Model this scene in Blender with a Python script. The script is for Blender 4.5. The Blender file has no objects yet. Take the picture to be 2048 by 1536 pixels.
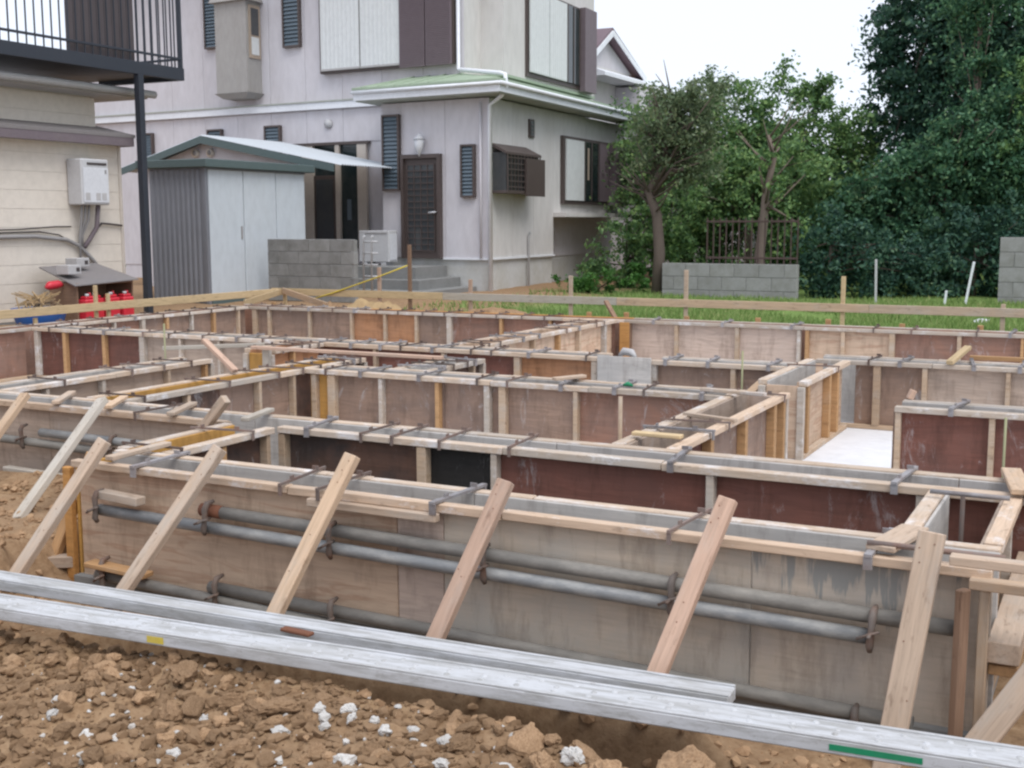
import bpy, bmesh, math, random
import numpy as np
from mathutils import Vector, Matrix, noise

random.seed(7)
rng = np.random.default_rng(7)
sc = bpy.context.scene
col = sc.collection

# ------------------------------------------------------------------ camera
YAW, PITCH, ROLL = 0.47454, 0.13414, 0.0028
cy, sy, cp, sp = math.cos(YAW), math.sin(YAW), math.cos(PITCH), math.sin(PITCH)
fwd = Vector((-sy * cp, cy * cp, -sp)); right = Vector((cy, sy, 0)); down = fwd.cross(right)
r2 = right * math.cos(ROLL) + down * math.sin(ROLL)
d2 = down * math.cos(ROLL) - right * math.sin(ROLL)
cam = bpy.data.objects.new('camera', bpy.data.cameras.new('camera'))
cam.data.sensor_fit = 'HORIZONTAL'; cam.data.sensor_width = 36
cam.data.lens = 36 * 2398.0 / 2048
cam.data.clip_start = 0.05; cam.data.clip_end = 1000
m = Matrix((r2, -d2, -fwd)).transposed().to_4x4()
m.translation = (0, 0, 1.5)
cam.matrix_world = m
col.objects.link(cam); sc.camera = cam

# ------------------------------------------------------------------ light
SUN_EL, SUN_AZ = math.radians(58), math.radians(125)     # azimuth from +Y towards +X
w = bpy.data.worlds.new('World'); sc.world = w; w.use_nodes = True
nt = w.node_tree; nt.nodes.clear()
out = nt.nodes.new('ShaderNodeOutputWorld'); bg = nt.nodes.new('ShaderNodeBackground')
sky = nt.nodes.new('ShaderNodeTexSky'); sky.sky_type = 'NISHITA'; sky.sun_disc = False
sky.sun_elevation = SUN_EL; sky.sun_rotation = SUN_AZ
sky.air_density = 1.0; sky.dust_density = 2.0
mix = nt.nodes.new('ShaderNodeMix'); mix.data_type = 'RGBA'
mix.inputs[0].default_value = 0.86
mix.inputs[7].default_value = (8.3, 8.9, 10.1, 1)          # even bright overcast cloud
nt.links.new(sky.outputs[0], mix.inputs[6])
nt.links.new(mix.outputs[2], bg.inputs[0]); bg.inputs[1].default_value = 0.105
nt.links.new(bg.outputs[0], out.inputs[0])
sl = bpy.data.lights.new('sun', 'SUN'); sl.energy = 1.9; sl.angle = math.radians(40); sl.color = (1, 0.975, 0.94)
sun = bpy.data.objects.new('sun', sl); col.objects.link(sun)
sd = Vector((math.sin(SUN_AZ) * math.cos(SUN_EL), math.cos(SUN_AZ) * math.cos(SUN_EL) * 1.0, math.sin(SUN_EL)))
sun.rotation_euler = sd.to_track_quat('Z', 'Y').to_euler()
sc.view_settings.view_transform = 'Standard'; sc.view_settings.look = 'None'
sc.view_settings.exposure = 0.32; sc.view_settings.gamma = 1
sc.cycles.filter_width = 2.4
sc.cycles.max_bounces = 6

# ------------------------------------------------------------------ materials
def nodes_of(name):
    mt = bpy.data.materials.new(name); mt.use_nodes = True
    t = mt.node_tree; b = t.nodes['Principled BSDF']
    b.inputs['Specular IOR Level'].default_value = 0.25
    return mt, t, b

def coords(t, scale, rand=True):
    tc = t.nodes.new('ShaderNodeTexCoord'); mp = t.nodes.new('ShaderNodeMapping')
    mp.inputs['Scale'].default_value = scale
    if rand:
        oi = t.nodes.new('ShaderNodeObjectInfo'); ml = t.nodes.new('ShaderNodeMath'); ml.operation = 'MULTIPLY'
        ml.inputs[1].default_value = 37.0
        t.links.new(oi.outputs['Random'], ml.inputs[0]); t.links.new(ml.outputs[0], mp.inputs['Location'])
    t.links.new(tc.outputs['Object'], mp.inputs['Vector'])
    return mp.outputs[0]

def tex(t, vec, scale, detail=5, rough=0.6, dist=0.0):
    n = t.nodes.new('ShaderNodeTexNoise'); n.inputs['Scale'].default_value = scale
    n.inputs['Detail'].default_value = detail; n.inputs['Roughness'].default_value = rough
    n.inputs['Distortion'].default_value = dist
    t.links.new(vec, n.inputs['Vector']); return n.outputs[0]

def ramp(t, fac, stops):
    r = t.nodes.new('ShaderNodeValToRGB'); e = r.color_ramp.elements
    while len(e) < len(stops): e.new(0.5)
    for k, (p, c) in enumerate(stops):
        e[k].position = p; e[k].color = (*c, 1) if len(c) == 3 else c
    t.links.new(fac, r.inputs[0]); return r.outputs[0]

def mixc(t, fac, a, b, mode='MIX'):
    n = t.nodes.new('ShaderNodeMix'); n.data_type = 'RGBA'; n.blend_type = mode
    for sock, v in ((n.inputs[0], fac), (n.inputs[6], a), (n.inputs[7], b)):
        if hasattr(v, 'links'): t.links.new(v, sock)
        elif isinstance(v, (int, float)): sock.default_value = v
        else: sock.default_value = (*v, 1)
    return n.outputs[2]

def bump(t, b, h, s=0.3, d=0.004):
    n = t.nodes.new('ShaderNodeBump'); n.inputs['Strength'].default_value = s; n.inputs['Distance'].default_value = d
    t.links.new(h, n.inputs['Height']); t.links.new(n.outputs[0], b.inputs['Normal'])

def sc3(c, k): return tuple(min(1, x * k) for x in c)

def vary(t, c, amt):
    oi = t.nodes.new('ShaderNodeObjectInfo'); mr = t.nodes.new('ShaderNodeMapRange')
    mr.inputs['To Min'].default_value = 1 - amt; mr.inputs['To Max'].default_value = 1 + amt
    t.links.new(oi.outputs['Random'], mr.inputs[0])
    hs = t.nodes.new('ShaderNodeHueSaturation'); t.links.new(mr.outputs[0], hs.inputs['Value']); t.links.new(c, hs.inputs['Color'])
    return hs.outputs[0]

def wood(name, c, grey=(0.42, 0.39, 0.35), wear=0.4, white=0.0, var=0.14):
    mt, t, b = nodes_of(name)
    v = coords(t, (1, 14, 14)); g = tex(t, v, 5, 7, 0.65, 0.6)
    base = ramp(t, g, [(0.25, sc3(c, 0.72)), (0.5, c), (0.78, sc3(c, 1.2))])
    v2 = coords(t, (1, 2.2, 2.2)); bl = tex(t, v2, 3.2, 6, 0.7)
    mask = ramp(t, bl, [(0.62 - wear * 0.4, (0, 0, 0)), (0.72, (wear * 1.5, ) * 3)])
    c1 = mixc(t, mask, base, grey)
    dk = ramp(t, tex(t, coords(t, (1.0, 3, 3)), 9, 5, 0.7), [(0.30, (0.5, 0.45, 0.42)), (0.42, (1, 1, 1))])
    c1 = mixc(t, 0.7, c1, dk, 'MULTIPLY')
    if white > 0:
        wm = ramp(t, tex(t, coords(t, (1, 1.6, 1.6)), 6, 6, 0.75), [(0.62 - white * 0.35, (0, 0, 0)), (0.70, (0.85,) * 3)])
        c1 = mixc(t, wm, c1, (0.66, 0.65, 0.66))
    t.links.new(vary(t, c1, var), b.inputs['Base Color']); b.inputs['Roughness'].default_value = 0.8
    bump(t, b, g, 0.35, 0.003)
    return mt

def ply(name, c, stain=(0.3, 0.27, 0.24), amt=0.4, splash=0.25, var=0.12, drip=None, streak=None, sk=0.5):
    mt, t, b = nodes_of(name)
    g = tex(t, coords(t, (1, 12, 12)), 4, 7, 0.65, 0.8)
    base = ramp(t, g, [(0.25, sc3(c, 0.78)), (0.5, c), (0.8, sc3(c, 1.18))])
    fl = tex(t, coords(t, (0.7, 6, 6)), 2.2, 5, 0.55, 1.6)          # flame-shaped grain
    base = mixc(t, ramp(t, fl, [(0.52, (0, 0, 0)), (0.60, (sk,) * 3), (0.68, (sk * .2,) * 3), (0.74, (sk * .9,) * 3)]), base, streak or sc3(c, 0.62))
    bl = tex(t, coords(t, (1, 1, 1.3)), 2.6, 6, 0.65, 0.4)
    mask = ramp(t, bl, [(0.36, (0, 0, 0)), (0.66, (amt * 1.6,) * 3)])
    c1 = mixc(t, mask, base, stain)
    sm = tex(t, coords(t, (3, 3, 1.2)), 2.0, 8, 0.82, 1.2)           # cement smears
    c1 = mixc(t, ramp(t, sm, [(0.57, (0, 0, 0)), (0.66, (splash * 1.3,) * 3)]), c1, (0.50, 0.49, 0.49))
    sp_ = tex(t, coords(t, (1, 1, 0.55)), 16, 6, 0.8)
    c1 = mixc(t, ramp(t, sp_, [(0.66, (0, 0, 0)), (0.72, (splash * 1.5,) * 3)]), c1, (0.62, 0.61, 0.62))
    dk = tex(t, coords(t, (2.2, 2.2, 0.5)), 5, 5, 0.7)
    c1 = mixc(t, 0.5, c1, ramp(t, dk, [(0.32, (0.45, 0.42, 0.4)), (0.5, (1, 1, 1))]), 'MULTIPLY')
    if drip:
        dr = tex(t, coords(t, (7, 7, 0.8)), 3, 4, 0.65); big = tex(t, coords(t, (1, 1, 0.1)), 1.3, 2, 0.5)
        sx = t.nodes.new('ShaderNodeSeparateXYZ'); tc = t.nodes.new('ShaderNodeTexCoord'); t.links.new(tc.outputs['Object'], sx.inputs[0])
        a1 = t.nodes.new('ShaderNodeMath'); a1.operation = 'MULTIPLY_ADD'; a1.inputs[1].default_value = 1.1; t.links.new(sx.outputs[2], a1.inputs[0]); t.links.new(dr, a1.inputs[2])
        a2 = t.nodes.new('ShaderNodeMath'); a2.operation = 'MULTIPLY_ADD'; a2.inputs[1].default_value = 0.9; t.links.new(big, a2.inputs[0]); t.links.new(a1.outputs[0], a2.inputs[2])
        c1 = mixc(t, ramp(t, sub(t, a2.outputs[0], 0.80), [(0.44, (0, 0, 0)), (0.50, (0.8,) * 3)]), c1, drip)
    t.links.new(vary(t, c1, var), b.inputs['Base Color']); b.inputs['Roughness'].default_value = 0.72
    bump(t, b, g, 0.2, 0.002)
    return mt

def sub(t, a, k):
    n = t.nodes.new('ShaderNodeMath'); n.operation = 'SUBTRACT'; n.inputs[1].default_value = k; t.links.new(a, n.inputs[0]); return n.outputs[0]

def plain(name, c, rough=0.6, metal=0.0, dirt=0.25, dcol=(0.25, 0.22, 0.2), scale=3.0, stretch=(1, 1, 1), spec=0.25, var=0.0, bmp=0.1):
    mt, t, b = nodes_of(name)
    v = coords(t, stretch); n = tex(t, v, scale, 6, 0.65)
    c1 = mixc(t, ramp(t, n, [(0.42, (0, 0, 0)), (0.72, (dirt,) * 3)]), c, dcol)
    n2 = tex(t, v, scale * 9, 4, 0.6)
    c1 = mixc(t, 0.35, c1, ramp(t, n2, [(0.3, (0.8, 0.8, 0.8)), (0.6, (1.06, 1.06, 1.06))]), 'MULTIPLY')
    if var: c1 = vary(t, c1, var)
    t.links.new(c1, b.inputs['Base Color'])
    b.inputs['Roughness'].default_value = rough; b.inputs['Metallic'].default_value = metal
    b.inputs['Specular IOR Level'].default_value = spec
    if bmp: bump(t, b, n2, bmp, 0.004)
    return mt

def leafmat(name, stops, rough=0.55, trans=0.38):
    mt, t, b = nodes_of(name)
    ge = t.nodes.new('ShaderNodeNewGeometry')
    cl = tex(t, coords(t, (1, 1, 1), False), 1.1, 3, 0.6)
    ad = t.nodes.new('ShaderNodeMath'); ad.operation = 'MULTIPLY_ADD'; ad.inputs[1].default_value = 0.62
    t.links.new(ge.outputs['Random Per Island'], ad.inputs[0])
    m2 = t.nodes.new('ShaderNodeMath'); m2.operation = 'MULTIPLY'; m2.inputs[1].default_value = 0.5
    t.links.new(cl, m2.inputs[0]); t.links.new(m2.outputs[0], ad.inputs[2])
    c1 = ramp(t, ad.outputs[0], stops)
    t.links.new(c1, b.inputs['Base Color']); b.inputs['Roughness'].default_value = rough
    b.inputs['Specular IOR Level'].default_value = 0.3
    tr = t.nodes.new('ShaderNodeBsdfTranslucent'); t.links.new(c1, tr.inputs[0])
    ms = t.nodes.new('ShaderNodeMixShader'); ms.inputs[0].default_value = trans
    o = t.nodes['Material Output']
    t.links.new(b.outputs[0], ms.inputs[1]); t.links.new(tr.outputs[0], ms.inputs[2]); t.links.new(ms.outputs[0], o.inputs[0])
    return mt

M = {}
M['wood_fresh'] = wood('wood_fresh', (0.51, 0.365, 0.25), wear=0.3)
M['wood_tan'] = wood('wood_tan', (0.45, 0.34, 0.255), wear=0.4)
M['wood_pink'] = wood('wood_pink', (0.47, 0.32, 0.24), wear=0.25)
M['wood_yellow'] = wood('wood_yellow', (0.50, 0.375, 0.22), wear=0.08)
M['wood_grey'] = wood('wood_grey', (0.40, 0.35, 0.29), wear=0.6)
M['wood_dark'] = wood('wood_dark', (0.24, 0.15, 0.10), wear=0.1)
M['rail_white'] = wood('rail_white', (0.49, 0.375, 0.28), wear=0.45, grey=(0.48, 0.43, 0.38), white=0.3, var=0.10)
M['rail_grey'] = wood('rail_grey', (0.42, 0.335, 0.26), wear=0.6, grey=(0.42, 0.385, 0.35), white=0.2)
M['rail_fresh'] = wood('rail_fresh', (0.52, 0.385, 0.28), wear=0.25, white=0.2)
M['orange'] = wood('orange_wood', (0.46, 0.23, 0.075), wear=0.0, var=0.18)
M['stud_tan'] = wood('stud_tan', (0.42, 0.305, 0.21), wear=0.4)
M['stud_orange'] = wood('stud_orange', (0.40, 0.235, 0.115), wear=0.15)
M['stud_white'] = wood('stud_white', (0.42, 0.345, 0.28), wear=0.6, white=0.25)
M['ply_tan'] = ply('plywood_tan', (0.56, 0.405, 0.29), amt=0.2, splash=0.05, stain=(0.42, 0.31, 0.23), streak=(0.34, 0.17, 0.10), sk=0.55)
M['ply_stain'] = ply('plywood_cement_stained', (0.54, 0.435, 0.335), stain=(0.44, 0.40, 0.35), amt=0.6, splash=0.06, sk=0.08)
M['ply_drip'] = ply('plywood_cement_dripped', (0.54, 0.44, 0.345), stain=(0.46, 0.41, 0.36), amt=0.5, splash=0.05, drip=(0.25, 0.255, 0.245), sk=0.10)
M['ply_beige'] = ply('plywood_beige', (0.40, 0.305, 0.24), stain=(0.31, 0.255, 0.215), amt=0.3, splash=0.2)
M['ply_pale'] = ply('plywood_pale', (0.50, 0.385, 0.315), stain=(0.42, 0.335, 0.285), amt=0.3, splash=0.05)
M['ply_brown'] = ply('plywood_brown', (0.285, 0.15, 0.105), stain=(0.20, 0.135, 0.11), amt=0.45, splash=0.35)
M['ply_greybrown'] = ply('plywood_grey_brown', (0.31, 0.205, 0.15), stain=(0.215, 0.15, 0.12), amt=0.6, splash=0.45)
M['ply_red'] = ply('plywood_red', (0.18, 0.075, 0.055), stain=(0.12, 0.062, 0.05), amt=0.45, splash=0.3)
M['ply_dark'] = ply('plywood_dark', (0.15, 0.08, 0.055), stain=(0.065, 0.05, 0.045), amt=0.6, splash=0.4)
M['ply_black'] = ply('plywood_black', (0.022, 0.020, 0.019), stain=(0.05, 0.045, 0.04), amt=0.3, splash=0.12)
M['ply_orange'] = ply('plywood_orange', (0.43, 0.21, 0.105), stain=(0.33, 0.19, 0.12), amt=0.3, splash=0.05)
M['ply_yellow'] = ply('plywood_yellow', (0.50, 0.27, 0.07), stain=(0.42, 0.23, 0.08), amt=0.3, splash=0.02)
M['ply_grey'] = ply('plywood_grey', (0.47, 0.44, 0.41), stain=(0.38, 0.365, 0.35), amt=0.5, splash=0.2)
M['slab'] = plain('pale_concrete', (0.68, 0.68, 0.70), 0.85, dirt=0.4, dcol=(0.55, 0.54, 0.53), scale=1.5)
M['steel'] = plain('galvanised_pipe', (0.20, 0.205, 0.21), 0.6, 0.2, 0.9, (0.40, 0.39, 0.37), 9, (0.7, 2, 2), 0.4, 0.1)
M['steel_dull'] = plain('dull_pipe', (0.175, 0.165, 0.15), 0.7, 0.1, 0.8, (0.30, 0.28, 0.25), 9, (0.7, 2, 2), 0.4, 0.1)
M['hook'] = plain('hook_steel', (0.15, 0.125, 0.11), 0.7, 0.1, 0.7, (0.20, 0.10, 0.06), 14, (1, 1, 1), 0.3, 0.2)
M['rust'] = plain('rusty_steel', (0.20, 0.085, 0.05), 0.8, 0.2, 0.5, (0.12, 0.06, 0.045), 10)
M['tie'] = plain('tie_steel', (0.165, 0.13, 0.115), 0.7, 0.15, 0.7, (0.19, 0.10, 0.07), 14, (1, 1, 1), 0.3, 0.4)
M['tie_pale'] = plain('pale_tie_steel', (0.30, 0.285, 0.29), 0.6, 0.2, 0.7, (0.16, 0.11, 0.09), 14, (1, 1, 1), 0.4, 0.2)
mt, t, b = nodes_of('worn_white_plank')
v = coords(t, (1.2, 9, 9)); n1 = tex(t, v, 3.5, 8, 0.72, 0.3); n2 = tex(t, coords(t, (2, 3, 3)), 11, 6, 0.85); n3 = tex(t, coords(t, (1, 3, 3)), 1.6, 4, 0.6)
c1 = mixc(t, ramp(t, n1, [(0.45, (0, 0, 0)), (0.60, (0.85,) * 3)]), (0.50, 0.505, 0.52), (0.31, 0.305, 0.295))
c1 = mixc(t, ramp(t, n3, [(0.50, (0, 0, 0)), (0.66, (0.6,) * 3)]), c1, (0.37, 0.36, 0.345))
c1 = mixc(t, ramp(t, n2, [(0.57, (0, 0, 0)), (0.66, (0.5,) * 3)]), c1, (0.24, 0.22, 0.20))
t.links.new(c1, b.inputs['Base Color']); b.inputs['Roughness'].default_value = 0.65; bump(t, b, n2, 0.25, 0.002); M['plank'] = mt
M['green_paint'] = plain('green_paint', (0.01, 0.22, 0.10), 0.6, dirt=0.2)
M['yellow_paint'] = plain('yellow_paint', (0.62, 0.48, 0.05), 0.6, dirt=0.4)
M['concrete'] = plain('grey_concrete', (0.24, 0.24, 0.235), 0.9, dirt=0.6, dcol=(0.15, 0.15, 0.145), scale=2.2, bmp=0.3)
M['block'] = plain('concrete_block', (0.25, 0.25, 0.245), 0.95, dirt=0.8, dcol=(0.14, 0.14, 0.13), scale=5, var=0.09, bmp=0.4)
M['block_pale'] = plain('pale_block', (0.29, 0.285, 0.28), 0.95, dirt=0.7, dcol=(0.19, 0.185, 0.165), scale=5, var=0.07, bmp=0.4)
M['house_wall'] = plain('lilac_render', (0.62, 0.60, 0.63), 0.85, dirt=0.4, dcol=(0.44, 0.40, 0.40), scale=0.9, stretch=(1, 1, 0.4))
M['house_wall_r'] = plain('sunlit_cream_render', (0.65, 0.63, 0.615), 0.85, dirt=0.4, dcol=(0.48, 0.45, 0.42), scale=0.9, stretch=(1, 1, 0.4))  # lilac house's right side: the sun's brighter, warmer cast put into the colour
M['plinth'] = plain('plinth_render', (0.56, 0.56, 0.55), 0.9, dirt=0.6, dcol=(0.40, 0.38, 0.31), scale=1.6)
M['trim'] = plain('white_trim', (0.78, 0.80, 0.84), 0.5, dirt=0.15)
M['green_roof'] = plain('green_roof', (0.34, 0.42, 0.31), 0.6, dirt=0.5, dcol=(0.24, 0.30, 0.23), scale=2)
M['green_trim'] = plain('green_trim', (0.13, 0.20, 0.17), 0.55, dirt=0.3, dcol=(0.08, 0.12, 0.10))
M['soffit'] = plain('soffit', (0.40, 0.42, 0.38), 0.9, dirt=0.3)
M['brown_metal'] = plain('brown_metal', (0.085, 0.065, 0.060), 0.5, dirt=0.2, dcol=(0.14, 0.11, 0.10), spec=0.4)
M['shutter_brown'] = plain('brown_shutter', (0.17, 0.135, 0.15), 0.55, dirt=0.2, dcol=(0.14, 0.11, 0.12), scale=1)
M['shutter_white'] = plain('white_shutter', (0.66, 0.68, 0.68), 0.55, dirt=0.15, dcol=(0.55, 0.56, 0.56), scale=1)
M['turret'] = plain('turret_grey', (0.36, 0.345, 0.33), 0.85, dirt=0.6, dcol=(0.27, 0.25, 0.23), scale=2, stretch=(1, 1, 0.35))
M['turret_brown'] = plain('turret_brown', (0.40, 0.32, 0.25), 0.7, dirt=0.3)
M['slat'] = plain('louver_glass', (0.10, 0.135, 0.165), 0.35, dirt=0.2, dcol=(0.12, 0.15, 0.17), spec=0.6)
M['glass'] = plain('dark_glass', (0.018, 0.030, 0.032), 0.08, dirt=0.1, spec=0.6, bmp=0)
M['glass_grey'] = plain('grey_glass', (0.06, 0.065, 0.07), 0.15, dirt=0.3, dcol=(0.12, 0.11, 0.10), spec=0.5, bmp=0)
M['cream'] = plain('cream_siding', (0.68, 0.62, 0.545), 0.75, dirt=0.12, dcol=(0.58, 0.52, 0.44), scale=1.2)
M['cream_post'] = plain('cream_post', (0.58, 0.52, 0.46), 0.7, dirt=0.2)
M['purple'] = plain('purple_fascia', (0.16, 0.13, 0.145), 0.6, dirt=0.2)
M['roof_grey'] = plain('grey_roofing', (0.20, 0.185, 0.185), 0.7, dirt=0.3)
M['eave_grey'] = plain('eave_grey', (0.45, 0.44, 0.44), 0.8, dirt=0.25)
M['black_steel'] = plain('black_steel', (0.028, 0.033, 0.045), 0.5, dirt=0.2, dcol=(0.05, 0.05, 0.06), spec=0.4)
M['screen'] = plain('brown_screen', (0.10, 0.085, 0.09), 0.6, dirt=0.4, dcol=(0.06, 0.05, 0.05), scale=2, stretch=(4, 4, 0.4))
M['shed_dark'] = plain('shed_blue_grey', (0.235, 0.245, 0.275), 0.45, 0.25, 0.3, (0.17, 0.17, 0.18), 1.5, (1, 1, 0.4), 0.4)
M['shed_pale'] = plain('shed_pale', (0.52, 0.565, 0.605), 0.5, dirt=0.3, dcol=(0.50, 0.53, 0.54), scale=1.0, stretch=(1, 1, 0.5))
M['shed_green'] = plain('shed_green', (0.095, 0.13, 0.13), 0.5, dirt=0.3, dcol=(0.11, 0.14, 0.14))
M['corrugated'] = plain('corrugated_white', (0.46, 0.49, 0.52), 0.5, dirt=0.3, dcol=(0.45, 0.47, 0.48))
M['white_metal'] = plain('white_enamel', (0.62, 0.63, 0.66), 0.4, dirt=0.08, spec=0.4)
M['white_side'] = plain('off_white', (0.50, 0.50, 0.51), 0.5, dirt=0.2)
M['pvc_grey'] = plain('grey_pvc', (0.28, 0.27, 0.27), 0.5, dirt=0.2)
M['cable'] = plain('black_cable', (0.06, 0.05, 0.05), 0.6, dirt=0.1)
M['red'] = plain('red_plastic', (0.58, 0.03, 0.05), 0.35, dirt=0.12, dcol=(0.35, 0.03, 0.04), spec=0.4)
M['blue'] = plain('blue_plastic', (0.03, 0.14, 0.50), 0.4, dirt=0.1)
M['stone'] = plain('white_stone', (0.54, 0.53, 0.515), 0.95, dirt=0.8, dcol=(0.36, 0.30, 0.235), scale=9, var=0.12, bmp=0.3)
M['clod'] = plain('dirt_clod', (0.345, 0.225, 0.135), 1.0, dirt=0.85, dcol=(0.165, 0.098, 0.055), scale=9, var=0.34, bmp=0.5, spec=0.05)
M['tile'] = plain('purple_roof_tile', (0.16, 0.11, 0.125), 0.5, dirt=0.3, dcol=(0.10, 0.07, 0.08), scale=4)
M['rebar'] = plain('green_rod', (0.30, 0.30, 0.17), 0.6, 0.2, 0.3)
M['bark'] = plain('bark', (0.115, 0.09, 0.075), 0.95, dirt=0.6, dcol=(0.09, 0.07, 0.06), scale=8, stretch=(2, 2, 0.6), bmp=0.6)
M['bark_pale'] = plain('pale_bark', (0.19, 0.15, 0.125), 0.95, dirt=0.5, dcol=(0.16, 0.12, 0.10), scale=8, stretch=(2, 2, 0.6), bmp=0.6)
M['rust_bar'] = plain('rusty_bar', (0.09, 0.06, 0.055), 0.8, dirt=0.4, dcol=(0.05, 0.04, 0.04))
M['straw'] = plain('straw', (0.40, 0.28, 0.15), 0.95, dirt=0.5, dcol=(0.22, 0.14, 0.08), scale=12)
L_ = lambda k: [(p, tuple(min(1, x * k) for x in c)) for p, c in [(0.15, (0.022, 0.046, 0.022)), (0.45, (0.045, 0.086, 0.034)), (0.75, (0.082, 0.132, 0.046)), (1.0, (0.125, 0.165, 0.055))]]
M['leaf_dark'] = leafmat('leaf_dark', [(0.15, (0.026, 0.068, 0.055)), (0.5, (0.05, 0.12, 0.085)), (0.8, (0.095, 0.185, 0.11)), (1.0, (0.16, 0.24, 0.12))])
M['leaf_mid'] = leafmat('leaf_mid', L_(2.5))
M['leaf_grey'] = leafmat('leaf_grey', [(0.15, (0.075, 0.115, 0.065)), (0.5, (0.13, 0.185, 0.10)), (0.8, (0.21, 0.255, 0.14)), (1.0, (0.28, 0.28, 0.15))])
M['leaf_bright'] = leafmat('leaf_bright', [(0.1, (0.03, 0.09, 0.02)), (0.5, (0.06, 0.17, 0.035)), (0.85, (0.12, 0.25, 0.06)), (1, (0.18, 0.28, 0.08))])
M['leaf_vine'] = leafmat('leaf_vine', [(0.1, (0.03, 0.085, 0.05)), (0.5, (0.07, 0.17, 0.095)), (0.80, (0.13, 0.25, 0.12)), (0.93, (0.20, 0.27, 0.12)), (1.0, (0.5, 0.14, 0.05))])
M['leaf_yellow'] = leafmat('leaf_yellow', [(0.1, (0.066, 0.099, 0.028)), (0.6, (0.132, 0.176, 0.055)), (1.0, (0.220, 0.242, 0.088))])
M['grass'] = leafmat('grass_blade', [(0.1, (0.10, 0.16, 0.04)), (0.4, (0.17, 0.27, 0.075)), (0.75, (0.27, 0.36, 0.12)), (1, (0.42, 0.36, 0.19))], 0.7, 0.3)

# ------------------------------------------------------------------ builders
def put(name, mesh, mat, parent=None, mw=None, smooth=False):
    o = bpy.data.objects.new(name, mesh)
    if mat is not None and not mesh.materials: mesh.materials.append(mat)
    if smooth: mesh.polygons.foreach_set('use_smooth', [True] * len(mesh.polygons))
    col.objects.link(o)
    mw = mw or Matrix()
    if parent is not None:
        o.parent = parent; base = Vector()
        p = parent
        while p is not None: base += p.location; p = p.parent
        mw = Matrix.Translation(-base) @ mw
    o.matrix_local = mw
    return o

def tag(o, label=None, cat=None, group=None, kind=None):
    for k, v in (('label', label), ('category', cat), ('group', group), ('kind', kind)):
        if v: o[k] = v
    return o

def thing(name, label, cat, loc=(0, 0, 0), group=None):
    o = bpy.data.objects.new(name, None); o.empty_display_size = 0.1
    o.location = loc; col.objects.link(o)
    return tag(o, label, cat, group, 'thing')

def box_mesh(L, W, H, ch=0.003, name='beam'):
    bm = bmesh.new(); bmesh.ops.create_cube(bm, size=1)
    bmesh.ops.scale(bm, vec=(L, W, H), verts=bm.verts)
    if ch: bmesh.ops.bevel(bm, geom=bm.edges[:], offset=min(ch, W * 0.3, H * 0.3), segments=1, affect='EDGES')
    me = bpy.data.meshes.new(name); bm.to_mesh(me); bm.free(); return me

def frame(p0, p1, up=(0, 0, 1)):
    p0, p1, up = Vector(p0), Vector(p1), Vector(up)
    x = (p1 - p0).normalized()
    y = up.cross(x)
    if y.length < 1e-4: y = Vector((0, 1, 0)).cross(x) if abs(x.y) < 0.9 else Vector((1, 0, 0)).cross(x)
    y.normalize(); z = x.cross(y)
    mw = Matrix((x, y, z)).transposed().to_4x4(); mw.translation = (p0 + p1) / 2
    return mw, (p1 - p0).length

def beam(name, p0, p1, wd, ht, mat, parent=None, up=(0, 0, 1), ch=0.003):
    """A squared timber from p0 to p1 (axis through its middle)."""
    mw, L = frame(p0, p1, up)
    return put(name, box_mesh(L, wd, ht, ch, name), M[mat], parent, mw)

def box(name, lo, hi, mat, parent=None, ch=0.003):
    lo, hi = Vector(lo), Vector(hi); d = hi - lo
    mw = Matrix.Translation((lo + hi) / 2)
    return put(name, box_mesh(abs(d.x), abs(d.y), abs(d.z), ch, name), M[mat], parent, mw)

def tube_bm(bm, pts, rad, n=10, cap=True):
    pts = [Vector(p) for p in pts]
    rad = rad if isinstance(rad, (list, tuple)) else [rad] * len(pts)
    rings = []
    ref = None
    for i, p in enumerate(pts):
        t = (pts[min(i + 1, len(pts) - 1)] - pts[max(i - 1, 0)]).normalized()
        if ref is None: ref = t.orthogonal().normalized()
        ref = (ref - t * ref.dot(t)).normalized(); b = t.cross(ref)
        rings.append([bm.verts.new(p + (ref * math.cos(a) + b * math.sin(a)) * rad[i]) for a in (2 * math.pi * k / n for k in range(n))])
    for r0, r1 in zip(rings, rings[1:]):
        for k in range(n): bm.faces.new((r0[k], r0[(k + 1) % n], r1[(k + 1) % n], r1[k]))
    if cap:
        bm.faces.new(rings[0][::-1]); bm.faces.new(rings[-1])

def tube(name, pts, rad, mat, parent=None, n=10):
    c = Vector(pts[0]); bm = bmesh.new(); tube_bm(bm, [Vector(p) - c for p in pts], rad, n)
    me = bpy.data.meshes.new(name); bm.to_mesh(me); bm.free()
    o = put(name, me, M[mat], parent, Matrix.Translation(c), smooth=True)
    return o

def pipe(name, p0, p1, r, mat, parent=None, n=16, hollow=True):
    """A straight round tube along its local X with open ends."""
    mw, L = frame(p0, p1); bm = bmesh.new(); rings = []
    for xx, rr in ((-L / 2 + 0.03, r * 0.85), (-L / 2, r * 0.85), (-L / 2, r), (L / 2, r), (L / 2, r * 0.85), (L / 2 - 0.03, r * 0.85)):
        rings.append([bm.verts.new((xx, rr * math.cos(2 * math.pi * k / n), rr * math.sin(2 * math.pi * k / n))) for k in range(n)])
    for a, b in zip(rings, rings[1:]):
        for k in range(n):
            f = bm.faces.new((a[k], a[(k + 1) % n], b[(k + 1) % n], b[k])); f.smooth = True
    bm.faces.new(rings[0]); bm.faces.new(rings[-1])
    bmesh.ops.recalc_face_normals(bm, faces=bm.faces)
    me = bpy.data.meshes.new(name); bm.to_mesh(me); bm.free()
    return put(name, me, M[mat], parent, mw)

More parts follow.
